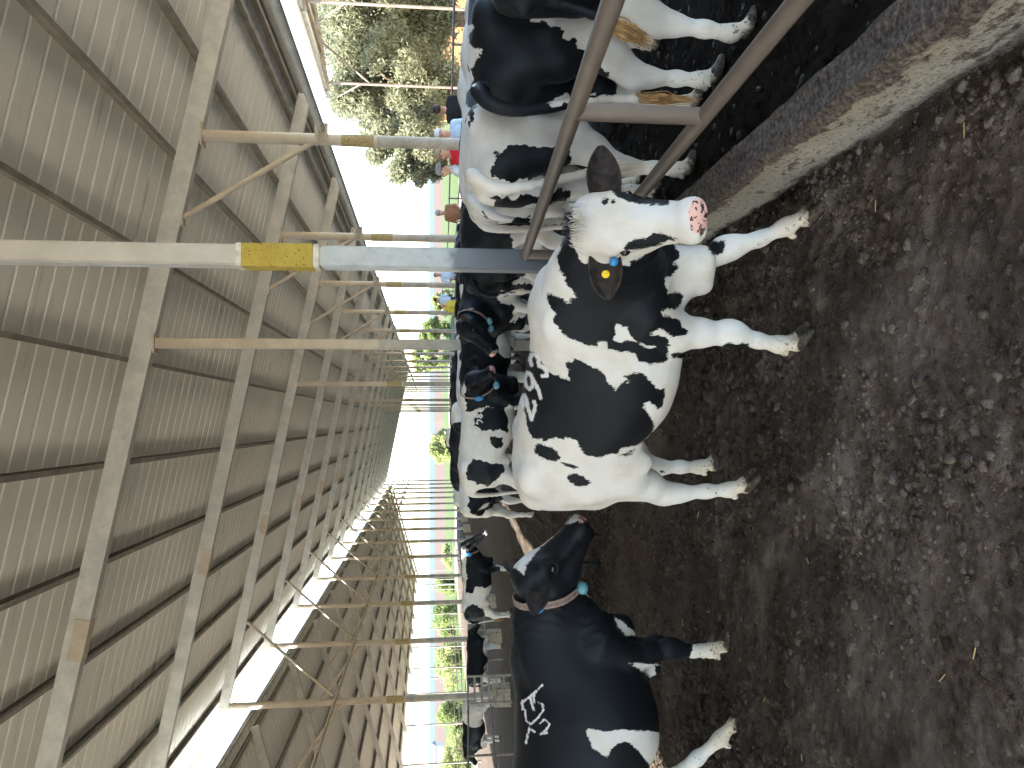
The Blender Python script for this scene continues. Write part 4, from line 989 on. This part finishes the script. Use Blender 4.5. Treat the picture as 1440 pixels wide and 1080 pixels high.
    far_cow(655, 12.2, 200, 1.05, 'white-backed black cow behind the two black cows', 1, [(-.1, -.05, 1.3, -.18), (.35, 0, 1.3, -.12), (.5, 0, .4, -.3)])
    far_cow(770, 9.8, 24, 1.06, 'black cow with its head low, far right behind the cow with the white udder', 1, [(.2, 0, 1.3, -.12)])
    far_cow(905, 6.6, 12, 1.13, 'pale cow whose long back shows above the black-rumped cow', -1, [(-.45, -.25, 1.2, .22), (.2, -.3, .9, .3)])
    far_cow(520, 15.5, 40, 1.05, 'black cow with a white patch over its hip, between the two thin posts', 1, [(-.5, -.15, 1.15, -.22), (.4, 0, .5, -.3)], dz=.12)
    far_cow(610, 14.8, 150, 1.05, 'blotchy cow standing behind the thin square post', 1, [(-.2, .2, 1.2, -.2), (.3, .2, 1.0, -.25), (.3, 0, .4, -.3)], dz=.05)
    far_cow(462, 24, 100, 1.05, 'far white-flanked cow beneath the lone utility pole', -1, [(.3, 0, 1.1, .35), (-.3, 0, 1.2, .2)], dz=.25)
    far_cow(700, 14.0, 30, 1.06, 'black cow just visible behind the tall square post', 1, [(.1, 0, 1.3, -.14)], dz=.03)
    far_cow(598, 11.9, 170, 1.06, 'black cow standing between the collared cow and the cow with brand 28', 1, [(.5, 0, .35, -.3), (0, .2, .6, -.2)])
    # a dark cow resting behind the black cow
    s = base_spec((-2.25, 7.6, -.50), 185, 1.0, 'dark cow lying down, only its back showing over the black cow', base=1, skip=('FL', 'FR', 'HL', 'HR'), poll=(1.0, .1, 1.10), muzzle=(1.34, .22, .80))
    s['blobs'] = [(.35, .2, 1.22, -.07)]; s.pop('switch'); out.append(make_cow(s))
    return out
# ------------------------------------------------------------------ people
SKIN = plain('tanned_skin', (.42, .24, .16), .55, .4, var=.08); SKIN2 = plain('fair_skin', (.55, .34, .25), .55, .4, var=.08)
def cloth(name, c): return plain(name, c, .9, .15, var=.12, scale=14, bump=.3)
def person(loc, face, label, shirt, trousers, hair, skin=None, cap=None, cap_back=False, lean=0.0, arm=.25, height=1.72, sleeve=.55, emblem=None, headturn=0.0):
    """standing figure, facing angle `face` (0 = +X)"""
    skin = skin or SKIN; k = height/1.75
    def P(x, y, z): return np.array((x+lean*max(0, z-.95), y, z))*k
    S = SDF(); T = SDF(); L = SDF()
    for B, g, kk in ((S, 0.0, .05), (T, .014, .05)):
        B.chain([P(0, 0, .98), P(.01, 0, 1.15), P(.0, 0, 1.32)], [.125*k+g, .12*k+g, .13*k+g], .08)
        for s in (-1, 1):
            B.cone(P(0, s*.07, 1.0), P(0, s*.085, 1.34), .09*k+g, .085*k+g, .08)
            B.cone(P(-.01, s*.06, 1.43), P(-.01, s*.175, 1.405), .055*k+g, .06*k+g, .07)
            sh = P(-.01, s*.195, 1.395); el = P(.02+.10*arm, s*(.25), 1.12); wr = P(.10+.55*arm, s*(.21-.1*arm), .92+.35*arm)
            if g: B.cone(sh, sh+(el-sh)*min(1, sleeve*1.6), .056*k+g, .048*k+g, .05)
            else:
                B.chain([sh, el, wr], [.055*k, .043*k, .030*k], .04)
                d = unit(wr-el); pa = wr+d*.045*k; B.cone(wr, pa, .026*k, .034*k, .02); sd = unit(np.cross(d, (0, 0, 1)))
                up = np.cross(sd, d)
                for i, fl in enumerate((.066, .078, .075, .06)):
                    o = pa+sd*(-.027+.018*i)*k+d*.03*k; B.cone(o, o+d*fl*.55*k-up*.006, .0095*k, .0085*k, .008); B.cone(o+d*fl*.55*k-up*.006, o+d*fl*k-up*.025*k, .0085*k, .007*k, .008)
                o = wr+sd*.03*k*(-s)+d*.02*k; B.cone(o, o+d*.05*k-sd*s*.025*k, .011*k, .009*k, .012)
    for B, g in ((S, 0.0), (L, .014)):
        for s in (-1, 1):
            B.chain([P(0, s*.095, .94), P(.02, s*.10, .52), P(-.01, s*.105, .10)], [.092*k+g, .062*k+g, .042*k+g], .06)
            if not g: B.cone(P(-.03, s*.105, .045), P(.17, s*.12, .035), .045*k, .035*k, .04)
        B.cone(P(0, -.05, .97), P(0, .05, .97), .11*k+g, .11*k+g, .06)
    # neck and head
    S.cone(P(-.01, 0, 1.40), P(.015, 0, 1.53), .06*k, .055*k, .05); c, sn = math.cos(headturn), math.sin(headturn)
    def Hd(x, y, z): return P(.02, 0, 0)*0+P(.02+x*c-y*sn, x*sn+y*c, z)
    S.ell(Hd(0, 0, 1.645), (.095*k, .078*k, .105*k), None, .04); S.ell(Hd(.025, 0, 1.585), (.068*k, .06*k, .07*k), None, .04)
    S.cone(Hd(.088, 0, 1.645), Hd(.108, 0, 1.605), .010*k, .017*k, .02)
    S.cone(Hd(.078, -.018, 1.568), Hd(.078, .018, 1.568), .011*k, .011*k, .012)
    for s in (-1, 1):
        S.ell(Hd(.083, s*.033, 1.648), (.012*k, .016*k, .011*k), None, .012, -1); S.ell(Hd(-.005, s*.080, 1.635), (.022*k, .010*k, .032*k), None, .012)
    V, Q = S.mesh(.0125); me = np_mesh('person', V, Q); o = link_mesh('person', me, skin, None, True)
    o.location = loc; o.rotation_euler = (0, 0, face); tag(o, label, 'person')
    for nm, B, m in (('shirt', T, shirt), ('trousers', L, trousers)):
        V, Q = B.mesh(.017); V = V.copy()
        if nm == 'shirt': pass
        link_mesh(nm, np_mesh(nm, V, Q), m, o, True)
    mb = MB()
    for s in (-1, 1): mb.ball(Hd(.083, s*.033, 1.648), .0115*k, None, 8, 6)
    mb.build('eyes', EYE, o, True)
    if hair:
        Hs = SDF(); Hs.ell(Hd(-.018, 0, 1.672), (.098*k, .089*k, .098*k), None, .02)
        Hs.ell(Hd(.075, 0, 1.61), (.085*k, .075*k, .105*k), None, .02, -1); V, Q = Hs.mesh(.012); link_mesh('hair', np_mesh('hair', V, Q), hair, o, True)
    if cap:
        Cs = SDF(); Cs.ell(Hd(-.005, 0, 1.70), (.112*k, .098*k, .085*k), None, .02); Cs.ell(Hd(0, 0, 1.60), (.16*k, .13*k, .085*k), None, .01, -1)
        b = -1 if cap_back else 1; Cs.ell(Hd(b*.13, 0, 1.690), (.085*k, .075*k, .010*k), None, .015); V, Q = Cs.mesh(.011); link_mesh('cap', np_mesh('cap', V, Q), cap, o, True)
    if emblem:
        mb = MB(); x0 = .158*k
        q = P(.0, 0, 1.27); z = q[2]; mb.add([(x0+lean*.3, -.07, z-.05), (x0+lean*.3, .07, z-.05), (x0+lean*.32, .0, z+.05), (x0+lean*.3+.006, 0, z-.03)], [(0, 1, 3), (1, 2, 3), (2, 0, 3)]); mb.build('shirt_print', emblem, o)
    return o
def at_u(u, Y): return (u-488)/1080*Y
BLK = cloth('black_cotton', (.02, .021, .024)); WHT = cloth('white_cotton', (.62, .66, .74)); RED = cloth('red_cotton', (.55, .03, .05)); PBL = cloth('pale_blue_cotton', (.45, .58, .75)); JEAN = cloth('dark_denim', (.05, .06, .09)); KHA = cloth('khaki_cotton', (.30, .25, .17)); GRY = cloth('grey_cotton', (.30, .30, .31)); BRN = cloth('brown_cotton', (.25, .13, .08)); NAVY = cloth('navy_cotton', (.03, .04, .08))
HAIRD = plain('dark_hair', (.03, .022, .018), .6); HAIRB = plain('brown_hair', (.09, .055, .035), .6)
def people():
    z = lambda x, y: float(lie(np.array(x), np.array(y)))
    def put(u, Y, *a, dz=0.0, **k):
        x = at_u(u, Y); return person((x, Y, z(x, Y)+dz), *a, **k)
    put(932, 14.6, R(75), 'person in a black t-shirt with short hair, seen from behind by the tree', BLK, JEAN, HAIRD, skin=SKIN, arm=.6, dz=.08, headturn=.2)
    put(897, 14.0, R(-110), 'person in a white cap and pale top half hidden by the round post', PBL, JEAN, HAIRB, skin=SKIN2, cap=WHT, arm=.3, dz=.02)
    put(868, 13.6, R(-150), 'person in a bright red shirt and pale cap beside the round post', RED, KHA, HAIRB, skin=SKIN, cap=KHA, arm=.4, emblem=GRY, dz=.02)
    put(846, 13.9, R(160), 'person in a white shirt and grey cap turned away next to the red shirt', WHT, JEAN, HAIRD, skin=SKIN2, cap=GRY, cap_back=True, arm=.3, dz=.0, headturn=.3)
    put(783, 23, R(-120), 'person in a brown top and grey hat far beyond the cows', BRN, JEAN, HAIRD, cap=GRY, dz=.1)
    put(694, 30, R(-95), 'dark-haired person in a pale blue shirt, the one nearer the tall square post', PBL, NAVY, HAIRD, dz=.25)
    put(657, 33, R(60), 'person in a pale blue shirt bending away, beside the yellow-shirted one', PBL, JEAN, HAIRD, dz=.3, lean=.25)
    put(649, 29, R(-60), 'person in a dull yellow shirt beside the bending one in pale blue', cloth('yellow_cotton', (.45, .36, .05)), NAVY, HAIRD, dz=.05)
# ------------------------------------------------------------------ loose dung and earth
def ico(sub):
    bm = bmesh.new(); bmesh.ops.create_icosphere(bm, subdivisions=sub, radius=1.0); bm.verts.ensure_lookup_table()
    v = np.array([p.co for p in bm.verts]); f = np.array([[p.index for p in q.verts] for q in bm.faces]); bm.free(); return v, f
def scatter(n, x0, x1, y0, y1, smin_, smax, seed, dens, sub, flat):
    g = np.random.default_rng(seed); bv, bf = ico(sub)
    x = g.uniform(x0, x1, n*4); y = y0+(y1-y0)*g.uniform(0, 1, n*4)**1.4; keep = (g.uniform(0, 1, n*4) < dens(x, y)) & ~((x > CURB0-.02) & (x < CURB1+.02)); x = x[keep][:n]; y = y[keep][:n]; m = len(x)
    s = smin_*(smax/smin_)**(g.uniform(0, 1, m)**2.0)
    vs = np.zeros((m, len(bv), 3))
    for k in range(24):                                  # two dozen lump shapes
        sel = np.arange(m) % 24 == k; sh = bv*(1+.24*g.normal(0, 1, len(bv))[:, None])
        a = g.uniform(0, 6.28, sel.sum()); c, sn = np.cos(a), np.sin(a); sc = s[sel][:, None]
        ax = g.uniform(.7, 1.5, (sel.sum(), 1)); X_ = sh[None, :, 0]*ax; Y_ = sh[None, :, 1]
        vs[sel, :, 0] = (X_*c[:, None]-Y_*sn[:, None])*sc; vs[sel, :, 1] = (X_*sn[:, None]+Y_*c[:, None])*sc; vs[sel, :, 2] = sh[None, :, 2]*sc*g.uniform(flat*.6, flat*1.3, (sel.sum(), 1))
    zz = lie(x, y)+clods(x, y)*np.clip((30-y)/15, 0, 1)*np.where(x > CURB1, .6, 1)+np.where(x > CURB1, .08, 0)
    vs += np.stack([x, y, zz+s*.05], 1)[:, None, :]
    return vs.reshape(-1, 3), (bf[None]+(np.arange(m)*len(bv))[:, None, None]).reshape(-1, 3)
LM = Mat('dung_lumps', .95, .03); zones(LM)              # the same earth, each lump a shade of its own
_l = LM.b.inputs['Base Color'].links[0].from_socket; _v = LM.math('ADD', .55, LM.math('MULTIPLY', LM.n('ShaderNodeNewGeometry').outputs['Random Per Island'], 1.0))
_m = LM.n('ShaderNodeMix', data_type='RGBA', blend_type='MULTIPLY'); _m.inputs[0].default_value = 1; LM.l(_l, _m.inputs[6]); LM.l(_v, _m.inputs[7]); LM.color(_m.outputs[2])
dn = lambda x, y: np.clip(vnoise(x*.9+3, y*.9, 9)*1.5-.15, .12, 1)*np.clip(vnoise(x*3, y*3, 77)*1.5-.1, .15, 1)
V1, F1 = scatter(20000, -3.6, 1.12, 1.75, 10, .006, .026, 3, dn, 2, .6); V2, F2 = scatter(60000, -3.8, 1.12, 1.75, 12, .004, .013, 5, dn, 1, .8); V3, F3 = scatter(500, 1.34, 3.2, 2.2, 7, .008, .035, 8, lambda x, y: np.ones_like(x), 2, .32)
def lump(name, V, F, mat, label): me = np_mesh(name, V, F); me.shade_smooth(); o = link_mesh(name, me, mat); tag(o, label, 'dung', kind='stuff')
lump('dung_clods', np.concatenate([V1, V2]), np.concatenate([F1, F2+len(V1)]), LM.m, 'loose crumbs and clods of dried dung strewn over the yard floor')
WC = Mat('wet_dung', .35, .4); WC.color(WC.mix(WC.noise(40, 3), (.006, .0055, .005), (.026, .021, .016))); WC.rough(WC.mix(WC.noise(9, 3), (.35, .35, .35), (.85, .85, .85))); WC.bump(WC.noise(120, 3), .6, .005)
lump('wet_dung_clods', V3, F3, WC.m, 'wet black dung lumps on the lane behind the kerb')
ST = plain('straw', (.45, .34, .16), .8, var=.25, scale=20)
mb = MB(); g_ = random.Random(4)
for i in range(36):
    x = g_.uniform(-2.4, 1.05); y = g_.uniform(2.0, 5.5); a = g_.uniform(0, 6.28); L_ = g_.uniform(.012, .05); z = float(lie(np.array(x), np.array(y))+clods(np.array([x]), np.array([y]))[0])+.012
    mb.beam((x, y, z), (x+math.cos(a)*L_, y+math.sin(a)*L_, z+g_.uniform(-.004, .01)), .003, .002)
tag(mb.build('straw_bits', ST), 'stray bits of pale straw on the dung floor', 'straw', kind='stuff')

# ------------------------------------------------------------------ plants
def leaf_mat(name, a, b):
    m = Mat(name, .6, .25); r = m.n('ShaderNodeNewGeometry').outputs['Random Per Island']
    m.color(m.mix(m.math('ADD', m.math('MULTIPLY', r, .6), m.math('MULTIPLY', m.noise(.9, 2), .4)), a, b)); m.b.inputs['Subsurface Weight'].default_value = 0
    tr = m.n('ShaderNodeBsdfTranslucent'); m.val(tr.inputs[0], b); mx = m.n('ShaderNodeMixShader'); mx.inputs[0].default_value = .5
    out = m.t.nodes['Material Output']; m.l(m.b.outputs[0], mx.inputs[1]); m.l(tr.outputs[0], mx.inputs[2]); m.l(mx.outputs[0], out.inputs[0]); return m.m
OLIVE = leaf_mat('grey_olive_leaves', (.10, .11, .065), (.30, .31, .20)); GREEN = leaf_mat('green_leaves', (.13, .18, .06), (.26, .31, .12)); LIME = leaf_mat('yellow_green_leaves', (.20, .24, .08), (.34, .37, .16))
BARK = plain('brown_bark', (.16, .115, .08), .9, var=.3, scale=6, bump=.6)
def leaves(blobs, n, size, seed):
    """leaf faces spread over clumps (centre, radius)"""
    g = np.random.default_rng(seed); w = np.array([b[1]**2 for b in blobs]); idx = g.choice(len(blobs), n, p=w/w.sum())
    C = np.array([b[0] for b in blobs])[idx]; Rr = np.array([b[1] for b in blobs])[idx]
    d = g.normal(0, 1, (n, 3)); d /= np.linalg.norm(d, axis=1)[:, None]; rad = Rr*(g.uniform(.15, 1, n)**.45)*(1+.18*g.normal(0, 1, n)); P = C+d*rad[:, None]*np.array((1, 1, .85))
    a = g.normal(0, 1, (n, 3)); a[:, 2] -= .5; a /= np.linalg.norm(a, axis=1)[:, None]; b = np.cross(a, g.normal(0, 1, (n, 3))); b /= np.linalg.norm(b, axis=1)[:, None]
    L = size*g.uniform(.6, 1.4, n)[:, None]; V = np.stack([P-a*L, P+b*L*.35, P+a*L, P-b*L*.35], 1).reshape(-1, 3); return V, np.arange(4*n).reshape(n, 4)
def tree(name, x, y, crown_lo, crown_hi, rad, label, mat, n, size, seed, cat='tree', group=None, nb=26, trunks=1):
    z0 = float(lie(np.array(x), np.array(y))); r = empty(name, (x, y, z0), 0, label, cat, group); g = random.Random(seed); blobs = []; zc = (crown_lo+crown_hi)/2-z0; hz = (crown_hi-crown_lo)/2
    mb = MB()
    for t in range(trunks):
        dx = g.uniform(-.3, .3)*(trunks > 1)*rad*.6; lean = g.uniform(-.3, .3)
        top = Vector((dx+lean, g.uniform(-.3, .3), zc)); mb.tube([(dx*.4, 0, -.2), (dx*.7, 0, zc*.4), top*.8, top], [rad*.07, rad*.055, rad*.04, rad*.02], 8)
        for i in range(7):
            a = g.uniform(0, 6.28); q = rad*g.uniform(.5, .85); s_ = Vector((dx*.7, 0, zc*g.uniform(.35, .8))); e = Vector((math.cos(a)*q, math.sin(a)*q, zc+hz*g.uniform(-.5, .6)))
            mb.tube([s_, (s_+e)/2+Vector((0, 0, .15*rad)), e], [rad*.035, rad*.022, rad*.008], 6)
    mb.build('trunk', BARK, r, True)
    for i in range(nb):
        a = g.uniform(0, 6.28); ph = g.uniform(-1, 1); q = g.uniform(.25, .82)*math.sqrt(max(0, 1-ph*ph*.8)); blobs.append(((math.cos(a)*q*rad, math.sin(a)*q*rad, zc+hz*.82*ph), rad*g.uniform(.16, .36)))
    V, Q = leaves(blobs, n, size, seed); link_mesh('crown', np_mesh('crown', V, Q), mat, r); return r
def trees():
    T = lambda u, Y, v1, v0, ru, *a, **k: tree('olive_tree' if a[1] is OLIVE else 'tree', at_u(u, Y), Y, CAMZ+(602-v0)/1080*Y, CAMZ+(602-v1)/1080*Y, ru/1080*Y, *a, **k)
    T(1062, 37, 440, 640, 108, 'large grey-green tree with forked brown limbs nearest the photo\'s top edge', OLIVE, 60000, .115, 11, nb=90, trunks=3)
    T(965, 35, 462, 648, 88, 'broad grey-green tree behind the person in the black t-shirt', OLIVE, 52000, .11, 12, nb=80, trunks=2)
    T(868, 33, 515, 628, 56, 'smaller grey-green tree behind the red shirt, smallest of the olive trees', OLIVE, 30000, .10, 13, nb=50)
    T(455, 150, 603, 642, 27, 'round bright green tree standing alone in the field beyond the shed end', LIME, 9000, .38, 14)
    T(575, 120, 578, 632, 26, 'tall loose green tree seen between the far posts', GREEN, 4000, .36, 15)
    T(615, 110, 588, 640, 22, 'green tree just past the thin square post', GREEN, 3500, .33, 16)
    T(655, 90, 607, 640, 18, 'low pale green tree behind the people in pale blue', LIME, 3000, .25, 17)
    for i, (u, Y, v1, v0, ru, lab) in enumerate(((300, 165, 622, 652, 26, 'low yellow-green bush behind the black-headed cow\'s head'), (215, 115, 608, 655, 34, 'tall pale green bush behind the black-headed cow\'s hindquarters'), (150, 92, 612, 655, 36, 'wide pale green bush left of the second footing'),
                                       (85, 76, 616, 655, 34, 'yellow-green bush behind the galvanised gate'), (20, 66, 622, 658, 40, 'bush at the photo\'s bottom edge beyond the pipe fence'), (262, 136, 612, 652, 20, 'narrow green bush between two thin pipe posts'))):
        tree('bush', at_u(u, Y), Y, CAMZ+(602-v0)/1080*Y-.5, CAMZ+(602-v1)/1080*Y, ru/1080*Y, lab, LIME if i % 2 == 0 else GREEN, 7000, .0021*Y, 30+i, 'bush', 'bushes beyond the lower roof')
# ------------------------------------------------------------------ fences, gate, neighbour shed
RUSTY = steel('rusty_fence_pipe', (.10, .075, .06), (.19, .15, .12), .5)
def fence(name, x, y0, y1, zs, step, label, r=.03, mat=None, xd=0.0):
    o = empty(name, (x, y0, 0), 0, label, 'fence'); mat = mat or RUSTY; P = lambda y, h: (xd*(y-y0), y-y0, float(lie(np.array(x), np.array(y)))+h)
    for h in zs:
        mb = MB(); mb.tube([P(y, h) for y in np.linspace(y0, y1, 12)], r, 8); mb.build('rail', mat, o, True)
    y = y0
    while y <= y1+.01: mb = MB(); mb.tube([P(y, -.2), P(y, max(zs)+.05)], r*1.2, 8); mb.build('fence_post', mat, o, True); y += step
    return o
def outside():
    fence('pipe_fence', -9.55, 18, 62, (.62, 1.38), 4.4, 'long rusty two-rail pipe fence running behind the concrete footings')
    fence('pipe_fence', 9.6, 9, 60, (.55, .95, 1.35), 3.4, 'rusty three-rail pipe fence on the far side of the wet lane behind the people')
    fence('pipe_fence', -24.5, 24, 100, (.5, .9, 1.3), 5.0, 'rusty three-rail fence out beyond the edge of the lower roof', r=.035)
    # galvanised gate
    p = W(672, 970, 23.4); g = empty('galvanised_gate', (p.x, p.y, float(lie(np.array(p.x), np.array(p.y)))), R(12), 'small grey galvanised gate of flat bars beside the first concrete footing', 'gate')
    mb = MB(); mb.tube([(-.38, 0, 0), (-.38, 0, 1.35), (.38, 0, 1.35), (.38, 0, 0)], .035, 10); mb.build('gate_frame', GALVD, g, True)
    for i in range(5): mb = MB(); mb.box((-.36, -.012, .22+.22*i), (.36, .012, .29+.22*i)); mb.build('bar', GALVD, g)
    # neighbouring shed on the right
    s = empty('neighbour_shed', (13.9, 10, 0), 0, 'neighbouring open shed roof seen edge-on above the grey-green trees', 'building'); H = 5.75
    mb = MB()
    for i in range(95): mb.box((0, i*.25, H), (.02, i*.25+.2, H+.02)) if False else None
    mb.prof((-.3, -4, H+.28), (-.3, 23, H+.28), [(0, 0), (11.5, 1.9), (11.5, 1.93), (0, .03)], up=(0, 0, 1)); mb.build('shed_roof', ROOF.m, s)
    for i in range(5):
        y = -3+i*6.3; mb = MB(); mb.beam((-.1, y, H+.16), (11, y, H+2.0), .12, .2); mb.build('shed_rafter', GALVD, s)
        mb = MB(); mb.tube([(.3, y, -.2), (.3, y, H+.2)], .055, 12); mb.build('shed_post', RUSTY, s, True); mb = MB(); mb.tube([(.3, y, H-1.6), (2.1, y, H+.5)], .04, 8); mb.tube([(.3, y, H-1.2), (.3, y+1.6, H+.1)], .035, 8); mb.build('shed_brace', RUSTY, s, True)
    for x in (0, 1.6, 3.2, 4.8): mb = MB(); mb.box((x-.03, -4, H+.17+x*.165), (x+.03, 23, H+.29+x*.165)); mb.build('shed_purlin', GALVD, s)
    w_ = empty('tan_wall', (22, 44, 0), 0, 'low tan rendered wall in sunshine behind the fence rails', 'wall'); mb = MB(); mb.box((-4.6, -.15, -1), (9, .15, 1.15)); mb.build('wall_body', plain('tan_render', (.30, .17, .075), .9, var=.12, scale=3), w_); mb = MB(); mb.box((-4.65, -.19, 1.15), (9, .19, 1.24)); mb.build('coping', plain('tan_coping', (.33, .22, .12), .9), w_)
    # field poles
    for u, Y, v1, v0, lab in ((468, 150, 566, 640, 'lone utility pole with a short crossbar out in the field'), (262, 120, 588, 640, 'thin pole in the field behind the row of pipe posts'), (135, 130, 580, 640, 'thin field pole nearest the photo\'s bottom edge')):
        x = at_u(u, Y); zt = CAMZ+(602-v1)/1080*Y; zb = float(lie(np.array(x), np.array(Y)))-.2; o = empty('utility_pole', (x, Y, zb), 0, lab, 'pole'); mb = MB(); mb.tube([(0, 0, 0), (0, 0, zt-zb)], .14, 8); mb.build('mast', GALVD, o, True); mb = MB(); mb.beam((-.9, 0, zt-zb-2.2), (.9, 0, zt-zb-2.2), .16, .16); mb.build('crossbar', GALVD, o)
    # far farmstead
    x = at_u(30, 620); b = empty('far_barn', (x, 620, float(lie(np.array(x), np.array(620)))), 0, 'tiny pale barn far off across the fields', 'building'); mb = MB(); mb.box((-9, -4, -1), (9, 4, 6)); mb.build('walls', plain('pale_render', (.4, .4, .4)), b); mb = MB(); mb.add([(-10, -5, 6), (10, -5, 6), (10, 5, 6), (-10, 5, 6), (-10, 0, 9), (10, 0, 9)], [(0, 1, 5, 4), (2, 3, 4, 5), (0, 4, 3), (1, 2, 5), (3, 2, 1, 0)]); mb.build('roof', plain('grey_roof', (.12, .13, .15)), b)
import time; t0 = time.time()
near_cow(); black_cow(); print('A', time.time()-t0); right_cows(); print('B', time.time()-t0); people(); trees(); outside(); print('C', time.time()-t0)
